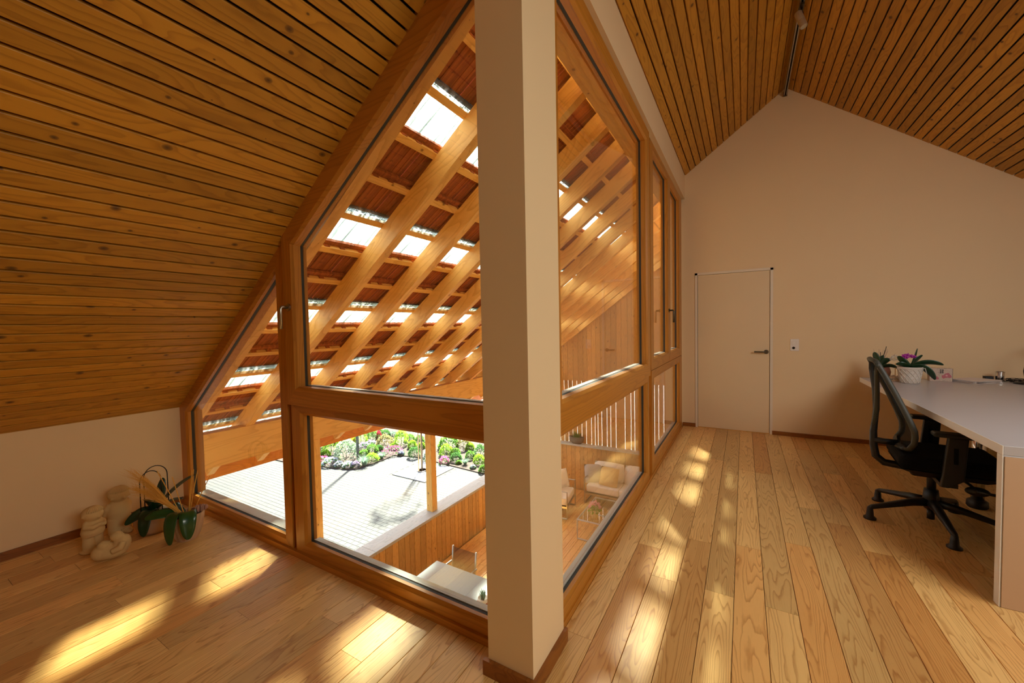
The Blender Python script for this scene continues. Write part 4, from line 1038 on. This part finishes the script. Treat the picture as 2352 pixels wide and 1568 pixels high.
# ------------------------------------------------------------------ office chair (faces +x, pushed under the desk)
oc = thing('office_chair', 'black office swivel chair with open mesh back at the white desk', 'chair', (1.115, 3.76, 0), math.radians(-5))
for k in range(5):
    a = math.radians(198 + 5 + 72 * k); c, s = math.cos(a), math.sin(a)
    lg = obj('leg', MB().tube([(c * .03, s * .03, .145), (c * .12, s * .12, .135), (c * .345, s * .345, .085), (c * .365, s * .365, .075)], [.036, .030, .019, .014], 8, flat=.8), M['black'], oc, smooth=True)
    obj('foot_glide', MB().lathe([(.036, 0), (.036, .01), (.022, .022), (.020, .05), (.016, .08)], (c * .358, s * .358, 0), 18), M['black'], lg, smooth=True)
obj('hub', MB().lathe([(.034, .10), (.042, .12), (.042, .18), (.036, .235)], n=20), M['black'], oc, smooth=True)
obj('gas_lift', MB().lathe([(.024, .23), (.024, .36)], n=16).lathe([(.02, .03), (.02, .10)], n=16), M['black'], oc, smooth=True)
bevel(obj('mechanism', MB().box(-.12, .16, -.10, .10, .335, .41), M['black'], oc), .02, 3)
seat = obj('seat', MB().box(-.20, .31, -.245, .245, .41, .505), M['blackfab'], oc); bevel(seat, .04, 5)
obj('seat_shell', MB().prism([(-.19, -.23, .41), (.28, -.23, .41), (.20, -.20, .375), (-.10, -.20, .375)], (0, .46, 0)), M['black'], oc)
obj('tilt_lever', MB().tube([(.12, -.10, .36), (.15, -.28, .345), (.22, -.30, .345)], .009, 8).ell((.15, -.24, .335), (.055, .03, .028)), M['black'], oc, smooth=True)
for s in (-1, 1):
    ar = obj('armrest', MB().box(-.06, .20, s * .285 - .045, s * .285 + .045, .665, .692), M['black'], oc); bevel(ar, .012, 4)
    bevel(obj('arm_post', MB().prism([(.01, s * .28 - .016, .665), (.10, s * .28 - .016, .665), (.085, s * .28 - .016, .40), (.02, s * .28 - .016, .345), (-.02, s * .28 - .016, .345)], (0, .032, 0)), M['black'], ar), .008, 3)
    obj('arm_bracket', MB().box(-.02, .06, min(s * .10, s * .28), max(s * .10, s * .28), .345, .37), M['black'], ar)
    obj('height_button', MB().box(.035, .055, s * .28 - .0175, s * .28 + .0175, .50, .60), M['blackfab'], ar)
def backpt(v, z):     # surface of the leaning backrest, v lateral, z height
    ks = ((.50, -.175), (.56, -.125), (.64, -.118), (.75, -.155), (.90, -.212), (1.02, -.262), (1.13, -.312))
    for (za, xa_), (zb, xb_) in zip(ks, ks[1:]):
        if z <= zb or zb == 1.13:
            f = (z - za) / (zb - za); x_ = xa_ + (xb_ - xa_) * f; break
    return Vector((x_ + .35 * v * v - .01, v, z))
def bw(z): t_ = (z - .52) / .60; return .20 - .055 * abs(t_ - .28) - .02 * t_
zs = [.535 + .575 * i / 14 for i in range(15)]
loop = [backpt(-bw(z), z) for z in zs] + [backpt(v, 1.118) for v in (-.11, 0, .11)] + [backpt(bw(z), z) for z in reversed(zs)] + [backpt(v, .522) for v in (.12, 0, -.12)] 
obj('back_frame', MB().tube(loop + [loop[0]], .0135, 8, flat=1.3, up=(1, 0, 0)), M['olive'], oc, smooth=True)
vs = []; nn = 8
for z in zs:
    for j in range(nn + 1): vs.append(backpt(bw(z) * (j / nn * 2 - 1), z) + Vector((.004, 0, 0)))
obj('mesh_back', MB().add(vs, [(i * (nn + 1) + j, i * (nn + 1) + j + 1, (i + 1) * (nn + 1) + j + 1, (i + 1) * (nn + 1) + j) for i in range(14) for j in range(nn)]), M['meshfab'], oc, smooth=True)
spn = obj('back_spine', MB().tube([(-.02, 0, .372), (-.14, 0, .370), (-.24, 0, .378), (-.285, 0, .42), (-.298, 0, .50), (-.300, 0, .60), (-.288, 0, .72), (-.280, 0, .80)], [.026, .026, .025, .024, .023, .021, .017, .012], 8, flat=.8, up=(0, 1, 0)), M['black'], oc, smooth=True)
for s in (-1, 1): obj('spine_arm', MB().tube([(-.298, s * .004, .64), (-.286, s * .012, .76), (-.290, s * .055, .90), (-.302, s * .12, 1.04), backpt(s * .155, 1.10)], [.014, .017, .015, .014, .012], 8, flat=.8, up=(0, 1, 0)), M['olive'], spn, smooth=True)
obj('lumbar_bridge', MB().tube([(-.298, 0, .535), (-.24, 0, .53), (-.17, 0, .53)], .022, 8).tube([backpt(-.16, .53), backpt(0, .515), backpt(.16, .53)], .02, 8), M['black'], oc, smooth=True)

# ------------------------------------------------------------------ things on the desk
t = thing('potted_orchid', 'magenta orchid in a white lattice-patterned ceramic pot on the desk', 'plant', (1.385, 5.22, DT))
obj('pot', MB().lathe([(.060, 0), (.066, .005), (.076, .06), (.084, .12), (.090, .150), (.092, .158), (.085, .158), (.08, .14)], n=36), M['ceramicwhite'], t, smooth=True)
m = MB()
for sgn in (-1, 1):
    for k in range(14):
        pts = []
        for i in range(7):
            f = i / 6; a = 2 * math.pi * k / 14 + sgn * f * 1.1; r = .067 + .021 * f + .0015; pts.append((r * math.cos(a), r * math.sin(a), .006 + f * .128))
        m.tube(pts, .0026, 5)
m.lathe([(.0905, .138), (.0935, .142), (.0905, .146)], n=30)
obj('lattice_relief', m, M['ceramicwhite'], t)
obj('bark_fill', MB().lathe([(.08, .13), (.08, .142), (.03, .15)], n=24), M['soil'], t)
for pts, w in (([(0, 0, .15), (.10, -.03, .24), (.215, -.05, .185)], .028), ([(.01, -.01, .15), (.10, -.03, .20), (.16, -.05, .045)], .036), ([(0, 0, .15), (.05, .02, .23), (.09, .01, .27)], .026),
               ([(0, 0, .15), (.03, -.01, .22), (.05, .0, .335)], .012), ([(0, 0, .15), (-.05, -.01, .21), (-.085, .0, .26)], .030), ([(0, 0, .15), (-.05, -.03, .19), (-.105, -.02, .185)], .028)):
    leaf(t, pts, w, M['leafdark'], roll=-.95 if pts[2][0] > 0 else .95)
m = MB()
for cx, cz in ((-.05, .265), (-.025, .272), (0, .262), (.02, .258), (-.03, .25)):
    for k in range(5):
        a = k * 1.257; m.ell((cx + .009 * math.cos(a), -.03 + .003 * k, cz + .009 * math.sin(a)), (.010, .004, .007), 8, 6, rot=RY(-math.degrees(a)))
obj('orchid_bloom', m, M['magenta'], t, smooth=True, label='magenta orchid bloom')
obj('air_root', MB().tube([(.05, -.05, .15), (.09, -.06, .15), (.10, -.06, .10)], .003, 6), M['ceramicwhite'], t, smooth=True)
t = thing('potted_orchid', 'green leafy plant in a dusty pink round pot at the far left desk corner', 'plant', (1.225, 5.46, DT))
obj('pot', MB().lathe([(.05, 0), (.075, .04), (.082, .08), (.07, .125), (.065, .125), (.06, .11)], n=28), M['rosepot'], t, smooth=True)
for pts, w in (([(0, 0, .12), (-.03, .0, .22), (-.05, .0, .28)], .030), ([(0, 0, .12), (.03, -.02, .22), (.07, -.03, .20)], .030), ([(0, 0, .12), (.07, -.03, .17), (.12, -.05, .12)], .022), ([(0, 0, .12), (.0, .0, .2), (.02, .0, .25)], .022)):
    leaf(t, pts, w, M['leafdark'], roll=-1.0 if pts[2][0] > 0 else 1.0)
for e in ((.045, 0, .34), (.0, .0, .28), (.035, .0, .30)): obj('stem', MB().tube([(0, 0, .12), (e[0] * .6, e[1], e[2] * .6 + .05), e], .0028, 6), M['wire'], t)
m = MB(); rg = random.Random(9)
for i in range(16):
    a = rg.uniform(-.6, 1.2); m.tube([(0, 0, .13), (.06 * a, .01, .20), (.11 * a + rg.gauss(0, .01), rg.gauss(0, .02), .22 + rg.random() * .10)], .0009, 3, cap=False)
obj('dry_twigs', m, M['bloomdry'], t, kind='stuff')
t = thing('shell_ornament', 'small pale coral-like ornament between the two desk plants', 'ornament', (1.315, 5.36, DT))
m = MB(); rg = random.Random(2)
for i in range(16): m.ell((rg.uniform(-.03, .03), rg.uniform(-.02, .02), .012 + rg.random() * .035), (.016, .014, .013), 8, 6)
obj('nubs', m, M['ceramicwhite'], t, smooth=True); obj('base', MB().lathe([(.04, 0), (.036, .01)], n=14), M['ceramicwhite'], t)
t = thing('feather_tuft', 'fluffy white tuft standing behind the lattice pot', 'ornament', (1.33, 5.42, DT))
obj('stick', MB().tube([(0, 0, 0), (0, 0, .17)], .003, 6), M['straw'], t)
obj('tuft', clump(MB(), (0, 0, .20), .035, .05, 140, .02, 3, w=.25), M['fabricwhite'], t)
# flower-printed box
def box_print():
    n = NT('flower_print'); co = n.n('ShaderNodeTexCoord').outputs['Object']
    def blob(c, r, soft=.3):
        d = n.vmath('LENGTH', n.vmath('MULTIPLY', n.vmath('SUBTRACT', co, (c[0], 0, c[1])), (1, 0, 1))); w = n.noise(co, 90, 2)
        return n.math('SUBTRACT', 1.0, n.math('DIVIDE', n.math('ADD', d, n.math('MULTIPLY', n.math('SUBTRACT', w, .5), r * 1.1)), r), clamp=True)
    base = lin('#cdb6a2')
    vines = n.ramp(n.noise(co, 26, 1, .4, 1.5), [(.47, (0, 0, 0, 1)), (.495, (1, 1, 1, 1)), (.52, (0, 0, 0, 1))])
    c = n.mix(n.math('MULTIPLY', vines, .6), base, lin('#5d6650'))
    for (p_, r) in (((.035, .06), .024), ((.015, .045), .018), ((.055, .05), .016), ((-.035, .03), .016)):
        c = n.mix(n.math('GREATER_THAN', blob(p_, r), .08), c, lin('#c06a72'))
    c = n.mix(n.math('GREATER_THAN', blob((.035, .058), .010), .1), c, lin('#e0a4a4'))
    n.bsdf(**{'Base Color': c, 'Roughness': .6}); return n.m
t = thing('flower_box', 'small carton printed with pink flowers behind the orchid leaf on the desk', 'box', (1.68, 5.50, DT), 0)
bevel(obj('carton', MB().box(-.085, .075, -.03, .03, 0, .128), box_print(), t), .002)
obj('dark_side', MB().box(.0752, .0765, -.03, .03, .001, .127), M['paperdark'], t, label='dark brown side panel')
m = MB()
for k, (zz, ww) in enumerate(((.112, .024), (.104, .028), (.096, .02), (.088, .024), (.080, .026))): m.box(.0 - ww / 2 + .002 * (k % 2), ww / 2, -.0312, -.0303, zz, zz + .0035)
m.box(-.012, -.008, -.0312, -.0303, .078, .118).box(.006, .010, -.0312, -.0303, .082, .118)
obj('printed_emblem', m, M['paperdark'], t, label='dark emblem printed on the carton')
t = thing('paper_stack', 'low stack of papers and a dark folder lying at the back of the desk', 'papers', (1.93, 5.55, DT), math.radians(38))
rg = random.Random(5)
for k in range(9):
    dx, dy, r = rg.gauss(0, .010), rg.gauss(0, .008), rg.gauss(0, .05)
    obj('sheet' if k not in (2, 6) else 'folder', MB().box(-.15, .15, -.11, .11, 0, .0022), M['paperdark'] if k in (2, 6) else M['paper'], t, loc=(dx, dy, .0026 * k), rot=(0, 0, r))
t = thing('metal_tin', 'shiny round metal tin at the back of the desk', 'tin', (2.16, 5.72, DT))
obj('tin_body', MB().lathe([(.030, 0), (.030, .082), (.034, .084), (.034, .088), (.027, .088), (.027, .01)], n=28), M['chrome'], t, smooth=False)
t = thing('black_holder', 'small black box beside the metal tin', 'box', (2.085, 5.73, DT))
bevel(obj('box_body', MB().box(-.03, .03, -.025, .025, 0, .034), M['black'], t), .006, 3)
bevel(obj('lid', MB().box(-.031, .031, -.026, .026, .0345, .040), M['black'], t), .002, 2)
m = MB(); pts = []
for i in range(70):
    a = i * .42; pts.append((.07 * math.cos(a) * (1 - .35 * math.sin(i * .9)) + .02 * math.sin(i * 1.7), .045 * math.sin(a), .006 + .028 * (.5 + .5 * math.sin(i * .73))))
pts += [(.12, .02, .006), (.20, -.01, .004)]
cb = obj('coiled_cable', MB().tube(pts, .003, 6), M['wire'], None, smooth=True, loc=(2.235, 5.62, DT)); tag(cb, 'tangled coil of thin black cable on the desk right of the tin', 'cable')
t = thing('desk_lamp', 'black curved desk lamp cut by the right edge of the picture', 'lamp', (2.24, 5.50, DT))
obj('base', MB().lathe([(.075, 0), (.075, .010), (.03, .02), (.012, .03)], n=32), M['black'], t, smooth=True)
obj('curved_stem', MB().tube([(0, 0, .02), (-.012, 0, .12), (0, 0, .22), (.05, 0, .32), (.14, 0, .38)], [.009] * 5, 10), M['black'], t, smooth=True)
obj('lamp_shade', MB().lathe([(.02, .03), (.05, .0), (.055, -.01), (.05, -.008)], (.17, 0, .37), 24), M['black'], t, smooth=True)
